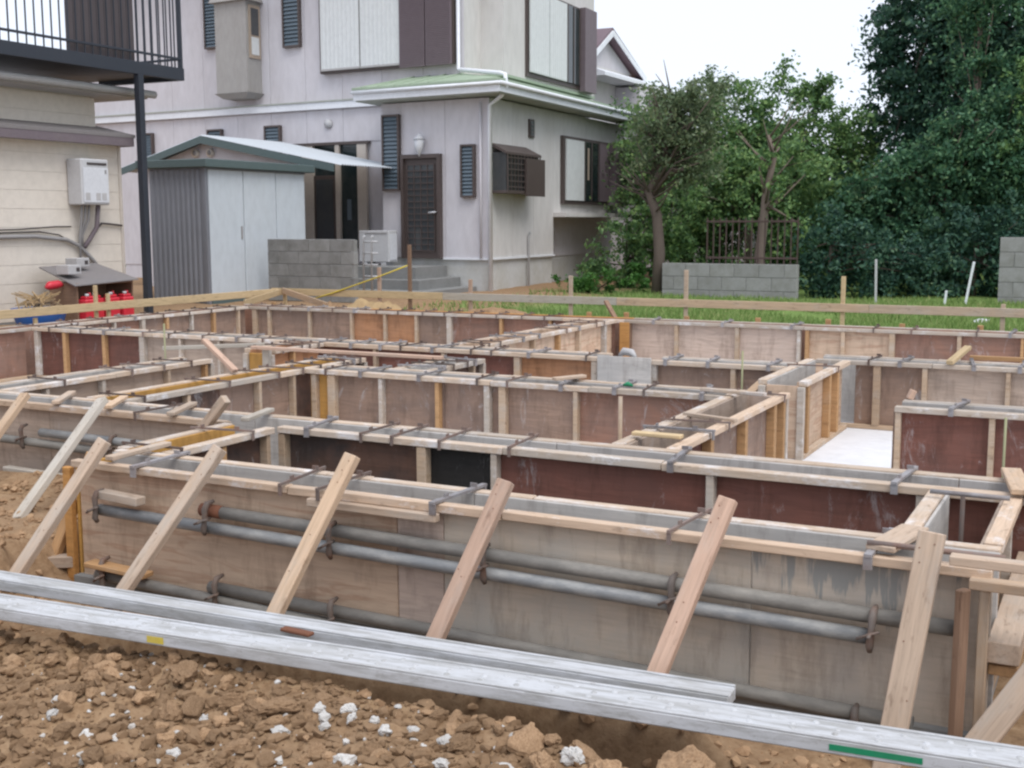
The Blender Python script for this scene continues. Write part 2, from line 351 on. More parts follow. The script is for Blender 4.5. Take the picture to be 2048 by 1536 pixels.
def poly(name, verts, faces, mat, parent=None, recalc=True):
    c = sum((Vector(v) for v in verts), Vector()) / len(verts)
    bm = bmesh.new(); vs = [bm.verts.new(Vector(v) - c) for v in verts]
    for f in faces: bm.faces.new([vs[i] for i in f])
    if recalc: bmesh.ops.recalc_face_normals(bm, faces=bm.faces)
    me = bpy.data.meshes.new(name); bm.to_mesh(me); bm.free()
    return put(name, me, M[mat], parent, Matrix.Translation(c))

def prism(name, outline, axis_vec, mat, parent=None):
    """Extrude a closed 3D outline along axis_vec."""
    n = len(outline); a = Vector(axis_vec)
    vs = [Vector(p) for p in outline] + [Vector(p) + a for p in outline]
    fs = [tuple(range(n))[::-1], tuple(range(n, 2 * n))] + [(i, (i + 1) % n, n + (i + 1) % n, n + i) for i in range(n)]
    return poly(name, vs, fs, mat, parent)

# ------------------------------------------------------------------ terrain
def smooth(a, b, x):
    t = np.clip((x - a) / (b - a), 0, 1); return t * t * (3 - 2 * t)

def fbm(x, y, s, o=4):
    r = np.zeros_like(x); amp = 1.0
    for k in range(o):
        ph = [1.7 * k + 0.3, 2.9 * k + 1.1, 4.1 * k + 2.3]
        r += amp * (np.sin(x * s + 1.7 * np.sin(y * s * 0.83 + ph[0]) + ph[1]) * np.cos(y * s * 1.13 + 1.3 * np.sin(x * s * 0.71 + ph[2])))
        s *= 2.13; amp *= 0.52
    return r

def ground_h(x, y):
    # excavated building pit; plateaus round it
    wob = 0.10 * fbm(x, y, 1.3, 3)
    out_left = smooth(-9.85, -10.25, x + wob * 0.5)
    out_back = smooth(12.0, 12.45, y + wob * 0.5)
    z = -0.06 + np.maximum(out_left, out_back) * 0.36
    z = z + 0.03 * fbm(x, y, 0.9, 3) * np.maximum(out_left, out_back)
    # heap against the outer face of the rear left form
    heap = smooth(-3.98, -4.22, x + 0.3 * wob) * smooth(4.78, 4.5, y) * smooth(3.0, 3.3, y + wob * 0.5)
    z = z + heap * (0.20 + 0.03 * fbm(x, y, 5, 4))
    z = z - 0.22 * smooth(2.80, 2.90, y) * smooth(3.22, 3.12, y) * smooth(-3.6, -3.0, x)  # added hollow under the planks, shaped so the gap falls dark
    z = z + 0.10 * smooth(3.42, 3.32, y) * smooth(3.14, 3.22, y) * smooth(-0.9, -1.1, x)
    # bank the planks lie on, nearest the viewer
    edge = 2.85 + 0.05 * np.sin(x * 2.1) + 0.035 * fbm(x, y, 5, 3) + 0.10 * smooth(-2.9, -3.9, x) - 0.10 * smooth(-1.0, 0.2, x)
    bank = smooth(edge + 0.10, edge - 0.06, y)
    zb = 0.085 + 0.02 * fbm(x, y, 2.2, 3) + 0.016 * fbm(x, y, 11, 5) + 0.007 * np.abs(fbm(x, y, 37, 4)) - 0.05 * smooth(2.4, 1.6, y) 
    z = z * (1 - bank) + np.maximum(zb, z) * bank
    return z

def axis_lines(parts):
    a = []
    for lo, hi, st in parts: a.extend(np.arange(lo, hi - 1e-6, st))
    a.append(parts[-1][1]); return np.array(a)

gx = axis_lines([(-120, -30, 15), (-30, -11, 0.7), (-11, -9.4, 0.08), (-9.4, -4.8, 0.3), (-4.8, 0.6, 0.014), (0.6, 3, 0.3), (3, 30, 3), (30, 120, 15)])
gy = axis_lines([(-40, 0, 8), (0, 1.9, 0.2), (1.9, 3.1, 0.014), (3.1, 4.9, 0.03), (4.9, 11.7, 0.5), (11.7, 12.7, 0.06), (12.7, 24, 0.35), (24, 60, 4), (60, 240, 20)])
X, Y = np.meshgrid(gx, gy); Z = ground_h(X, Y)
Z = Z + (0.35 * smooth(16, 22, Y) * smooth(-9, -7, X) * 0)
def grid_mesh(name, X, Y, Z):
    ny, nx = X.shape
    me = bpy.data.meshes.new(name)
    co = np.stack([X, Y, Z], -1).reshape(-1, 3).astype(np.float32)
    i = (np.arange(ny - 1)[:, None] * nx + np.arange(nx - 1)[None]).ravel()
    q = np.stack([i, i + 1, i + 1 + nx, i + nx], 1).astype(np.int32)
    me.vertices.add(len(co)); me.vertices.foreach_set('co', co.ravel())
    me.loops.add(q.size); me.loops.foreach_set('vertex_index', q.ravel())
    me.polygons.add(len(q)); me.polygons.foreach_set('loop_start', np.arange(0, q.size, 4, dtype=np.int32))
    me.polygons.foreach_set('use_smooth', np.ones(len(q), bool))
    me.update(calc_edges=True); return me
mt, t, b = nodes_of('earth')
v = coords(t, (1, 1, 1), False)
n1 = tex(t, v, 2.0, 8, 0.65); n2 = tex(t, v, 22, 8, 0.75); n3 = tex(t, v, 60, 4, 0.7)
cA = ramp(t, n2, [(0.28, (0.14, 0.083, 0.047)), (0.46, (0.27, 0.17, 0.096)), (0.62, (0.35, 0.235, 0.14)), (0.8, (0.46, 0.335, 0.21))])
cA = mixc(t, ramp(t, n1, [(0.4, (0, 0, 0)), (0.7, (0.5,) * 3)]), cA, (0.26, 0.18, 0.12))
cA = mixc(t, ramp(t, n3, [(0.70, (0, 0, 0)), (0.76, (0.7,) * 3)]), cA, (0.55, 0.50, 0.44))
# lawn colour behind the pit
sx_ = t.nodes.new('ShaderNodeSeparateXYZ'); tcn = t.nodes.new('ShaderNodeTexCoord'); t.links.new(tcn.outputs['Object'], sx_.inputs[0])
my = t.nodes.new('ShaderNodeMapRange'); my.inputs[1].default_value = 12.2; my.inputs[2].default_value = 12.9; t.links.new(sx_.outputs[1], my.inputs[0])
mx = t.nodes.new('ShaderNodeMapRange'); mx.inputs[1].default_value = -8.3; mx.inputs[2].default_value = -7.2; t.links.new(sx_.outputs[0], mx.inputs[0])
mm = t.nodes.new('ShaderNodeMath'); mm.operation = 'MULTIPLY'; t.links.new(my.outputs[0], mm.inputs[0]); t.links.new(mx.outputs[0], mm.inputs[1])
lawn = ramp(t, n2, [(0.3, (0.10, 0.15, 0.045)), (0.6, (0.18, 0.26, 0.08)), (0.8, (0.28, 0.26, 0.14))])
cA = mixc(t, mm.outputs[0], cA, lawn)
t.links.new(cA, b.inputs['Base Color']); b.inputs['Roughness'].default_value = 1; b.inputs['Specular IOR Level'].default_value = 0.05
bump(t, b, n2, 0.6, 0.015)
tag(put('ground', grid_mesh('ground', X, Y, Z), mt), kind='structure')
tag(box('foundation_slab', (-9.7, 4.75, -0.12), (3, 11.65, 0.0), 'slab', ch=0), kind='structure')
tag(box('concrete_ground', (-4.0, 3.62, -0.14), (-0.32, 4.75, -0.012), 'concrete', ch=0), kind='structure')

# ------------------------------------------------------------------ formwork
def tie_mesh(kind):
    bm = bmesh.new()
    def bx(lo, hi):
        r = bmesh.ops.create_cube(bm, size=1); lo, hi = Vector(lo), Vector(hi)
        bmesh.ops.scale(bm, vec=hi - lo, verts=r['verts']); bmesh.ops.translate(bm, vec=(lo + hi) / 2, verts=r['verts'])
    wd = 0.0115 if kind else 0.005
    bx((-wd, -0.185, 0.003), (wd, 0.175, 0.013))             # bar across both rails
    bx((-wd - .002, -0.181, -0.036), (wd + .002, -0.173, 0.003))           # hook over the near face
    bx((-wd, 0.160, -0.035), (wd, 0.170, 0.003))
    bx((-0.003, -0.10, 0.013), (0.003, -0.075, 0.026))        # wedge
    bx((-0.018, 0.10, 0.0131), (0.010, 0.107, 0.027))
    bmesh.ops.recalc_face_normals(bm, faces=bm.faces)
    me = bpy.data.meshes.new('form_tie'); bm.to_mesh(me); bm.free()
    me.materials.append(M['tie'] if not kind else M['tie_pale']); return me
TIE = [tie_mesh(0), tie_mesh(1)]
PLY_IN, PLY_T, RAIL = 0.090, 0.012, 0.058
TOP = 0.5

def formwork(label, axis, c, a0, a1, panels, studs, ties, back='ply_grey', rails=('rail_white', 'rail_white'),
             cuts=(), stops='', smooth_front=False, back_studs=(), stop_mat='ply_yellow', bottom=True, zb=0.0, rail_w=RAIL, front_from=-99, posts=True):
    """One wall of formwork: two plywood shutters with battens, top rails and steel ties."""
    t = thing('formwork', label, 'formwork', ((a0 + a1) / 2, c, zb) if axis == 'x' else (c, (a0 + a1) / 2, zb), 'timber foundation formwork walls')
    def P(u, n, z): return (u, c - n, z) if axis == 'x' else (c + n, u, z)
    up = (0, 0, 1)
    def bm_(name, u0, u1, n, z, wd, ht, mat): return beam(name, P(u0, n, z), P(u1, n, z), wd, ht, mat, t)
    for p in panels:                                     # near shutter
        u0, u1, mat = p[:3]
        o = bm_('plywood_panel', u0 + 0.0015, u1 - 0.0015, PLY_IN + PLY_T / 2 + random.uniform(-.001, .001), (TOP + zb) / 2 - 0.002, PLY_T, TOP - zb - 0.012, mat)
    nb = max(1, round((a1 - a0) / 1.8))
    segs = [(a0 + (a1 - a0) * k / nb, a0 + (a1 - a0) * (k + 1) / nb) for k in range(nb)]
    for g0, g1 in segs:                                  # far shutter
        bm_('plywood_panel', g0 + 0.0015, g1 - 0.0015, -PLY_IN - PLY_T / 2, (TOP + zb) / 2 - 0.002, PLY_T, TOP - zb - 0.012, back)
    off = PLY_IN + PLY_T
    cutl = [a0] + [x for x in cuts if a0 < x < a1] + [a1]
    for k, (g0, g1) in enumerate(zip(cutl, cutl[1:])):   # top and bottom rails
        for s, r in ((1, rails[0]), (-1, rails[1])):
            if s > 0 and (g0 + g1) / 2 < front_from: continue
            mat = r if isinstance(r, str) else r[k % len(r)]
            dz = random.uniform(-0.004, 0.003)
            wz = random.uniform(-0.004, 0.004)
            p0, p1 = P(g0 + 0.002, s * (off + rail_w / 2) , TOP - 0.016 + dz), P(g1 - 0.002, s * (off + rail_w / 2) + wz, TOP - 0.016 + dz * 0.2)
            beam('top_rail', p0, p1, rail_w, 0.032 + random.uniform(-.002, .002), mat, t)
    if bottom and not smooth_front:
        bm_('bottom_rail', a0, a1, off + 0.024, zb + 0.016, 0.048, 0.030, 'stud_tan')
    if not smooth_front:
        for sd_ in studs:
            u, wd, mat = (sd_, 0.027, None) if not isinstance(sd_, tuple) else sd_
            mat = mat or random.choice(['stud_tan', 'stud_tan', 'stud_orange', 'stud_white'])
            beam('stud', P(u, off + 0.024, zb + 0.031), P(u + random.uniform(-.006, .006), off + 0.025, TOP - 0.034), 0.048 if axis == 'y' else wd, wd if axis == 'y' else 0.048, mat, t, up=(1, 0, 0) if axis == 'y' else (0, 1, 0)) if False else \
            box('stud', *(sorted_box(P(u - wd / 2, off, zb + 0.031), P(u + wd / 2, off + 0.046 + random.uniform(0, .006), TOP - 0.034))), mat, t)
    for u in back_studs:
        box('stud', *(sorted_box(P(u - 0.014, -off, zb + 0.01), P(u + 0.014, -off - 0.046, TOP - 0.034))), 'stud_tan', t)
    for s in stops:                                      # stop board closing an end
        u = a0 - 0.012 if s == 'l' else a1
        box('stop_board', *sorted_box(P(u, -PLY_IN - PLY_T, zb), P(u + 0.012, PLY_IN + PLY_T, TOP - 0.03)), stop_mat, t)
        for n in ((-off - 0.026, off + 0.022) if posts else ()):
            uu = u - 0.022 if s == 'l' else u - 0.008
            box('end_post', *sorted_box(P(uu, n - 0.022, zb), P(uu + 0.04, n + 0.022, TOP - 0.036)), 'stud_white', t)
    for tt in ties:
        u, k = tt if isinstance(tt, tuple) else (tt, random.random() < 0.3)
        me = TIE[1 if k else 0]
        a = random.gauss(0, 0.10)
        mw = Matrix.Translation(P(u, 0, TOP + 0.002)) @ Matrix.Rotation((0 if axis == 'x' else math.pi / 2) + a, 4, 'Z')
        put('form_tie', me, None, t, mw)
    return t

def sorted_box(a, b): return tuple(map(min, a, b)), tuple(map(max, a, b))

RW, RG, RF = 'rail_white', 'rail_grey', 'rail_fresh'
# nearest wall
formwork('nearest long formwork wall with smooth plywood front carrying steel pipes', 'x', 3.76, -3.98, -0.30,
         [(-3.98, -2.36, 'ply_tan'), (-2.36, -2.16, 'ply_pale'), (-2.16, -1.02, 'ply_stain'), (-1.02, -0.30, 'ply_drip')], [], [(-3.60, 1), (-2.86, 0), (-2.15, 1), (-1.26, 0), (-0.64, 1), (-2.66, 0)],
         rails=([RF, RF, 'rail_fresh', RF], [RW]), cuts=(-2.83, -2.62, -1.9), smooth_front=True, zb=-0.06, rail_w=0.045)
formwork('short side wall of formwork with orange inner face at left end of the nearest wall', 'y', -3.87, 3.93, 4.66,
         [(3.93, 4.66, 'ply_dark')], [4.3, 4.62], [(3.98, 0), (4.45, 0)], back='ply_yellow', rails=([RW], [RW]))
formwork('short formwork wall closing the right end of the nearest wall', 'y', -0.46, 3.93, 4.66,
         [(3.93, 4.66, 'ply_beige')], [4.0, 4.4], [], back='ply_grey', rails=([RF], [RW]))
# second row
formwork('second formwork row, its dark red and black panels facing the nearest wall', 'x', 4.83, -4.05, 1.2,
         [(-3.71, -2.87, 'ply_dark'), (-2.87, -2.50, 'ply_black'), (-2.50, -1.5, 'ply_red'), (-1.5, -0.2, 'ply_red'), (-0.2, 1.2, 'ply_black')],
         [(-3.69, 0.04, 'stud_tan'), (-2.88, 0.05, 'stud_tan'), (-2.50, 0.03, 'stud_white'), (-1.49, 0.034, 'stud_white'), (-0.66, 0.03, 'stud_white'), -0.1, 0.5],
         [(-3.55, 1), (-3.2, 0), (-3.03, 0), (-2.78, 0), (-2.42, 0), (-1.67, 1), (-0.74, 1)], rails=([RW, RW, RW, RG, RW], [RW, RW, RG]), cuts=(-3.71, -3.05, -2.45, -1.7, -0.3), front_from=-3.71)
formwork('smooth outer formwork wall at left with pipes above the dirt heap', 'x', 4.83, -6.6, -4.05,
         [(-6.6, -5.35, 'ply_beige'), (-5.35, -4.05, 'ply_beige')], [], [(-4.62, 0)], back='ply_grey', rails=([RF, RG], [RW]), cuts=(-4.3, -5.5), smooth_front=True, zb=-0.06, rail_w=0.045)
# cross walls behind the second row
formwork('left cross wall of formwork beside the room with pale slab floor', 'y', -6.18, 5.0, 6.86,
         [(5.0, 5.8, 'ply_beige'), (5.8, 6.86, 'ply_beige')], [5.33, (5.80, 0.03, 'stud_white'), 6.41, 6.8], [(5.45, 0), (6.05, 0), (6.6, 0), 6.3], back='ply_grey', rails=([RW], [RG, RW]), cuts=(5.9,), stops='h')
formwork('short formwork stub with yellow end board behind a narrow opening', 'y', -6.14, 7.55, 8.19,
         [(7.55, 8.19, 'ply_orange')], [7.8], [7.62, 7.85, 8.0, 8.12], back='ply_orange', rails=([RW], [RW]), stops='l')
formwork('cross wall of formwork with orange inner face left of the middle room', 'y', -5.19, 5.0, 7.42,
         [(5.0, 5.85, 'ply_dark'), (5.85, 6.6, 'ply_greybrown'), (6.6, 7.42, 'ply_dark')], [(5.52, 0.028, 'stud_tan'), (6.19, 0.028, 'stud_tan'), 6.56], [(5.12, 0), (5.85, 0), (6.35, 0), 6.6, 6.85, 7.1, 7.25, 7.35],
         back='ply_yellow', rails=([RG, RW], [RW]), cuts=(6.4,), stops='h')
formwork('third formwork row, stained grey brown panels across the middle room', 'x', 6.82, -5.03, -2.06,
         [(-5.03, -4.81, 'ply_yellow'), (-4.81, -3.95, 'ply_greybrown'), (-3.95, -3.52, 'ply_greybrown'), (-3.52, -2.99, 'ply_greybrown'), (-2.99, -2.06, 'ply_brown')],
         [(-5.19 + 0.22, 0.04, 'stud_tan'), (-4.82, 0.06, 'stud_tan'), (-4.42, 0.03, 'stud_white'), (-3.98, 0.03, 'stud_orange'), (-3.61, 0.04, 'stud_white'), (-3.50, 0.05, 'stud_tan'), (-2.99, 0.028, 'stud_tan')],
         [(-4.85, 0), (-4.55, 1), (-4.1, 1), (-3.68, 0), (-3.45, 0), (-3.1, 1), (-2.72, 1), (-2.55, 0), (-2.2, 1)], back='ply_grey', rails=([RW, RW, RG], [RW]), cuts=(-3.58, -2.9), stop_mat='ply_beige')
formwork('short free-standing formwork stub behind the third row', 'y', -4.36, 7.0, 7.75, [(7.0, 7.75, 'ply_dark')], [7.6], [7.1, 7.25, 7.45, 7.6], rails=([RG], [RW]), stops='h', stop_mat='ply_beige')
formwork('right cross wall of formwork with orange studs ending at the white slab', 'y', -1.9, 5.0, 6.98,
         [(5.0, 5.6, 'ply_red'), (5.6, 6.2, 'ply_greybrown'), (6.2, 6.98, 'ply_greybrown')], [(5.53, 0.045, 'stud_orange'), (6.12, 0.045, 'stud_orange'), (6.70, 0.05, 'stud_orange'), (6.9, 0.04, 'stud_orange')],
         [(5.45, 1), (5.7, 0), (6.8, 0)], back='ply_beige', rails=([RF], [RW]), cuts=(), stops='h', stop_mat='ply_pale')
formwork('free-standing cross wall of formwork with pale end post beside the white slab', 'y', -1.92, 7.5, 8.80,
         [(7.5, 8.80, 'ply_tan')], [(7.58, 0.05, 'stud_orange'), (8.2, 0.05, 'stud_orange'), (8.45, 0.05, 'stud_orange')], [(8.3, 0)], back='ply_grey', rails=([RW], [RW]), stops='l', stop_mat='ply_tan')
# fourth row
formwork('long fourth formwork row with dark red panels between tan studs', 'x', 8.36, -9.46, -3.50,
         [(-9.46, -8.06, 'ply_red'), (-8.06, -6.32, 'ply_beige'), (-6.32, -4.95, 'ply_red'), (-4.95, -4.18, 'ply_red'), (-4.18, -3.50, 'ply_orange')],
         [(-9.42, 0.05, 'stud_white'), (-9.04, 0.04, 'stud_orange'), (-8.53, 0.04, 'stud_orange'), (-8.05, 0.06, 'stud_white'), -7.59, -7.14, (-5.49, 0.03, 'stud_tan'), (-4.84, 0.03, 'stud_tan'), (-4.18, 0.05, 'stud_tan'), (-3.53, 0.04, 'stud_white')],
         [-9.2, -8.8, -8.5, -8.0, -7.7, -7.3, -6.9, -6.6, -6.0, -5.7, -5.4, -5.2, -4.9, -4.6, -4.4, (-4.05, 1), (-3.6, 0)], back='ply_grey', rails=([RW, RW, RF, RW], [RW]), cuts=(-7.9, -6.2, -4.9))
formwork('formwork panel with brown face framed between grey sheet and the free-standing cross wall', 'x', 8.36, -3.08, -2.09,
         [(-3.08, -2.09, 'ply_greybrown')], [(-3.06, 0.05, 'stud_white'), (-2.46, 0.035, 'stud_tan')], [(-2.95, 1), (-2.65, 1), (-2.2, 1)], back='ply_grey', rails=([RW], [RG]))
formwork('right hand rear formwork wall behind the white slab', 'x', 8.98, -2.02, 1.2,
         [(-1.74, -1.27, 'ply_greybrown'), (-1.27, -0.2, 'ply_beige'), (-0.2, 1.2, 'ply_beige')], [(-1.58, 0.05, 'stud_tan'), (-1.25, 0.035, 'stud_tan'), (-0.70, 0.03, 'stud_tan'), 0.0],
         [(-1.62, 0), (-1.4, 1), (-0.95, 1), (-0.62, 1)], back='ply_grey', rails=([RG], [RG]), cuts=(-1.2,))
formwork('formwork wall with dark red panel at the right edge in front of the slab', 'x', 6.86, -1.1, 1.2,
         [(-1.08, 1.2, 'ply_red')], [(-1.08, 0.03, 'stud_tan'), (-0.60, 0.03, 'stud_tan'), 0.0], [(-0.78, 1), (-0.3, 0)], back='ply_grey', rails=([RG], [RG]), stops='l', stop_mat='ply_greybrown', posts=False)
# outer left and back walls
formwork('far left outer formwork wall running back beside the batter board', 'y', -9.63, 4.6, 11.46,
         [(4.6, 8.18, 'ply_brown'), (8.54, 9.72, 'ply_brown'), (9.72, 11.46, 'ply_greybrown')], [8.56, 9.31, (9.72, 0.05, 'stud_white'), (10.09, 0.04, 'stud_orange'), (10.49, 0.03, 'stud_white'), (10.86, 0.04, 'stud_orange'), 11.3],
         [8.3, 8.8, 9.2, 9.6, 10.0, 10.4, 10.8, 11.2], back='ply_brown', rails=([RG], [RG]), cuts=(6.5, 8.4, 10.0))
formwork('long back formwork wall in front of the lawn', 'x', 11.64, -9.79, 1.5,
         [(-9.46, -8.6, 'ply_greybrown'), (-8.6, -8.0, 'ply_greybrown'), (-8.0, -7.12, 'ply_orange'), (-7.12, -6.69, 'ply_greybrown'), (-6.69, -6.04, 'ply_brown'), (-6.04, -4.72, 'ply_brown'),
          (-4.60, -2.78, 'ply_pale'), (-2.73, -1.93, 'ply_tan'), (-1.93, -0.81, 'ply_brown'), (-0.81, 1.5, 'ply_brown')],
         [(-9.42, 0.06, 'stud_tan'), (-9.2, 0.035, 'stud_tan'), (-8.6, 0.035, 'stud_tan'), (-8.0, 0.035, 'stud_tan'), (-7.54, 0.035, 'stud_tan'), (-7.12, 0.035, 'stud_tan'), (-6.69, 0.06, 'stud_white'), (-6.04, 0.035, 'stud_orange'), (-5.45, 0.035, 'stud_orange'),
          (-4.62, 0.05, 'stud_white'), (-4.55, 0.04, 'wood_dark'), (-4.04, 0.035, 'stud_tan'), (-3.41, 0.04, 'stud_tan'), (-2.80, 0.035, 'stud_white'), (-2.72, 0.035, 'stud_orange'), (-2.38, 0.035, 'stud_tan'), (-1.93, 0.05, 'stud_tan'), (-1.34, 0.035, 'stud_tan'), -0.81],
         list(np.arange(-9.5, -5.2, 0.31)) + [-4.3, -3.55, -2.85, -2.1, -1.75, -1.2, -0.9], back='ply_brown', rails=([RG, RG, 'rail_fresh', RG, RG], [RG, 'orange', 'orange', RG]), cuts=(-7.9, -5.3, -4.6, -2.75))
formwork('rear cross wall of formwork running back to the lawn edge', 'y', -4.83, 8.54, 11.46,
         [(8.54, 10.1, 'ply_tan'), (10.1, 11.46, 'ply_tan')], [9.0, 9.56, (10.09, 0.04, 'stud_orange'), (10.56, 0.04, 'stud_tan'), (11.2, 0.05, 'stud_white')], [8.7, 8.85, 9.3, 9.6, 10.2, 10.5, 10.9, 11.1], back='ply_tan', rails=([RW], [RW]), cuts=(9.9,))

# loose sheets and corner boards on the forms
o = box('plywood_sheet', (-3.49, 8.182, 0.0), (-3.065, 8.197, 0.515), 'ply_grey'); tag(o, 'plain grey plywood sheet closing the gap in the fourth formwork row', 'plywood sheet')
o = box('corner_board', (-4.605, 11.37, 0.0), (-4.50, 11.385, 0.485), 'orange'); tag(o, 'orange upright board where the rear cross wall meets the back wall', 'board')
t = thing('corner_stop', 'orange plywood end board and battens at the left corner of the nearest wall', 'formwork end', (-4.0, 3.64, 0))
box('end_board', (-4.005, 3.66, -0.06), (-3.990, 3.86, 0.47), 'ply_yellow', t)
box('batten', (-4.05, 3.63, -0.1), (-4.006, 3.66, 0.46), 'orange', t)
beam('strut', (-4.03, 3.74, 0.30), (-4.24, 4.12, 0.30), 0.03, 0.05, 'wood_fresh', t)
beam('strut', (-4.02, 3.66, 0.04), (-4.36, 3.52, 0.02), 0.06, 0.05, 'wood_tan', t)

# ------------------------------------------------------------------ timbers on and against the forms
def timber(label, p0, p1, mat, wd=0.05, ht=0.03, up=(0, 0, 1), name='timber_batten', cat='timber', group=None):
    mw, L = frame(p0, p1, up)
    o = put(name, box_mesh(L, wd, ht, 0.003, name), M[mat], None, mw)
    return tag(o, label, cat, group)
def brace(label, top, foot, mat, wd=0.058, ht=0.034):
    o = timber(label, foot, top, mat, wd, ht, up=(0.0, -0.75, 0.5), name='timber_brace', cat='brace', group='slanting braces against the formwork')
    L = (Vector(top) - Vector(foot)).length; bm = bmesh.new()
    for k in range(5):
        r = bmesh.ops.create_cone(bm, segments=6, radius1=.0022, radius2=.0022, depth=.003, cap_ends=True)
        bmesh.ops.translate(bm, vec=(L / 2 - [.03, .06, .11, .3, .42][k] * random.uniform(.8, 1.2), random.uniform(-.35, .35) * wd, ht / 2), verts=r['verts'])
    me = bpy.data.meshes.new('nail_heads'); bm.to_mesh(me); bm.free(); me.materials.append(M['rust'])
    n = bpy.data.objects.new('nail_heads', me); col.objects.link(n); n.parent = o; n['kind'] = 'stuff'
    return o
brace('pinkish slanting brace at the left corner of the nearest wall', (-3.71, 3.555, 0.615), (-3.935, 3.22, 0.05), 'wood_tan')
brace('pale slanting brace second from left on the nearest wall', (-3.10, 3.555, 0.635), (-3.345, 3.20, 0.06), 'wood_tan')
brace('knotty tan brace third from left on the nearest wall', (-2.48, 3.555, 0.66), (-2.635, 3.21, 0.055), 'wood_fresh')
brace('smooth pink brace in the middle of the nearest wall', (-1.85, 3.555, 0.625), (-1.985, 3.21, 0.05), 'wood_pink')
brace('pink brace over the steel pipes, right of the middle one', (-1.07, 3.555, 0.645), (-1.225, 3.24, 0.05), 'wood_pink')
brace('widest tan brace at the right end, passing behind the lower plank', (-0.462, 3.555, 0.61), (-0.545, 3.38, -0.12), 'wood_tan', 0.075, 0.032)
brace('weathered grey brace leaning on the left outer form', (-4.80, 4.60, 0.575), (-4.55, 3.80, 0.13), 'wood_grey')
brace('orange brace cut by the left edge of the photo', (-5.38, 4.60, 0.565), (-5.30, 4.02, 0.10), 'wood_fresh')
timber('tan block sticking up behind the left outer form rail', (-4.16, 4.62, 0.44), (-3.98, 4.62, 0.63), 'wood_tan', 0.05, 0.04, up=(0, -1, 0.2))
timber('fresh orange stake leaning behind the brace at the left corner', (-4.02, 3.78, 0.495), (-4.16, 3.62, -0.03), 'stud_orange', 0.05, 0.035, up=(0, -1, 0.3))
timber('short offcut resting on the upper pipe near the left corner', (-3.80, 3.60, 0.375), (-3.555, 3.585, 0.368), 'wood_tan', 0.055, 0.035)
timber('fresh piece nailed low on the nearest form at left', (-3.85, 3.57, 0.075), (-3.53, 3.58, 0.06), 'stud_orange', 0.07, 0.02)
timber('batten nailed under the top rail of the nearest form', (-2.72, 3.605, 0.452), (-2.15, 3.600, 0.452), 'wood_tan', 0.035, 0.03)
for lab, p0, p1, mt_ in [('small pale spacer batten left of the first tie on the left form', (-5.22, 4.66, .522), (-5.46, 5.0, .522), 'wood_tan'),
                    ('fresh spacer batten beside the grey brace', (-4.83, 4.66, .524), (-5.03, 4.98, .524), 'wood_fresh'),
                    ('spacer batten across the left form, right of the grey brace', (-4.37, 4.64, .522), (-4.52, 4.98, .522), 'wood_tan'),
                    ('grey spacer batten across the rails where the second row begins', (-3.90, 4.66, .524), (-3.99, 4.98, .524), 'wood_grey'),
                    ('pale spacer batten across the corner at the left of the nearest wall', (-3.76, 3.62, .524), (-3.78, 3.99, .524), 'wood_tan')]:
    timber(lab, p0, p1, mt_, 0.045, 0.02)
timber('fresh batten leaning out of the cross wall with the orange inner face', (-5.27, 6.22, 0.52), (-5.62, 6.32, 0.705), 'wood_pink', 0.045, 0.028)
timber('long thin batten lying across the stub walls behind the third row', (-6.14, 7.46, 0.525), (-4.40, 7.46, 0.525), 'wood_pink', 0.05, 0.025)
timber('grey batten on the left cross wall pointing to the yellow end board', (-6.98, 7.35, 0.49), (-6.40, 7.95, 0.49), 'wood_grey', 0.05, 0.03)
timber('grey upright post beside the yellow end board', (-6.03, 7.50, 0.0), (-6.03, 7.50, 0.53), 'wood_grey', 0.06, 0.05)
timber('tan offcut on the back rail of the third row', (-3.17, 6.75, .525), (-3.06, 6.97, .525), 'wood_tan', 0.05, 0.02)
timber('pale batten crossing the right cross wall at its far end', (-2.20, 6.72, .525), (-1.80, 6.66, .525), 'rail_white', 0.04, 0.02)
timber('thin pale batten crossing the right cross wall near the second row', (-2.02, 5.17, .523), (-1.78, 5.17, .523), 'wood_yellow', 0.05, 0.018)
timber('dark batten between the rails of the right cross wall', (-2.03, 5.92, .505), (-1.72, 5.82, .505), 'wood_tan', 0.03, 0.02)
timber('pale stick lying at a slant on the rear right form', (-1.08, 8.78, .52), (-1.0, 9.12, .60), 'wood_yellow', 0.05, 0.03)
timber('long thin batten on the rear right form running out of the photo', (-0.99, 9.17, .523), (0.6, 9.17, .523), 'stud_orange', 0.05, 0.03)
timber('small square offcut standing at the end of the right red panel', (-1.07, 7.02, .50), (-1.05, 7.03, .55), 'wood_pink', 0.045, 0.03)
timber('tan prop leaning against the fourth row behind the right cross wall', (-2.20, 8.10, 0.42), (-2.55, 7.95, 0.08), 'wood_fresh', 0.045, 0.025, up=(0, -1, 0))
timber('dark stake leaning over the rail end at the lawn edge', (-4.98, 11.9, 0.66), (-4.78, 11.75, 0.45), 'wood_dark', 0.05, 0.03)
timber('flat pale offcut across the corner of the nearest wall and its right end wall', (-0.62, 3.63, .523), (-0.565, 3.93, .523), 'wood_tan', 0.09, 0.018)
timber('fresh offcut board lying across the second row at the right edge', (-0.30, 4.62, .526), (-0.37, 5.02, .526), 'wood_fresh', 0.075, 0.022)
timber('level batten running out of the photo at the right corner', (-0.405, 3.50, 0.552), (0.5, 3.50, 0.552), 'wood_tan', 0.045, 0.028)
timber('narrow brown stake upright before the right corner', (-0.375, 3.555, -0.12), (-0.372, 3.56, 0.45), 'wood_dark', 0.026, 0.04)
timber('pale corner batten upright at the right end of the nearest wall', (-0.318, 3.605, -0.06), (-0.318, 3.605, 0.47), 'stud_tan', 0.03, 0.03)
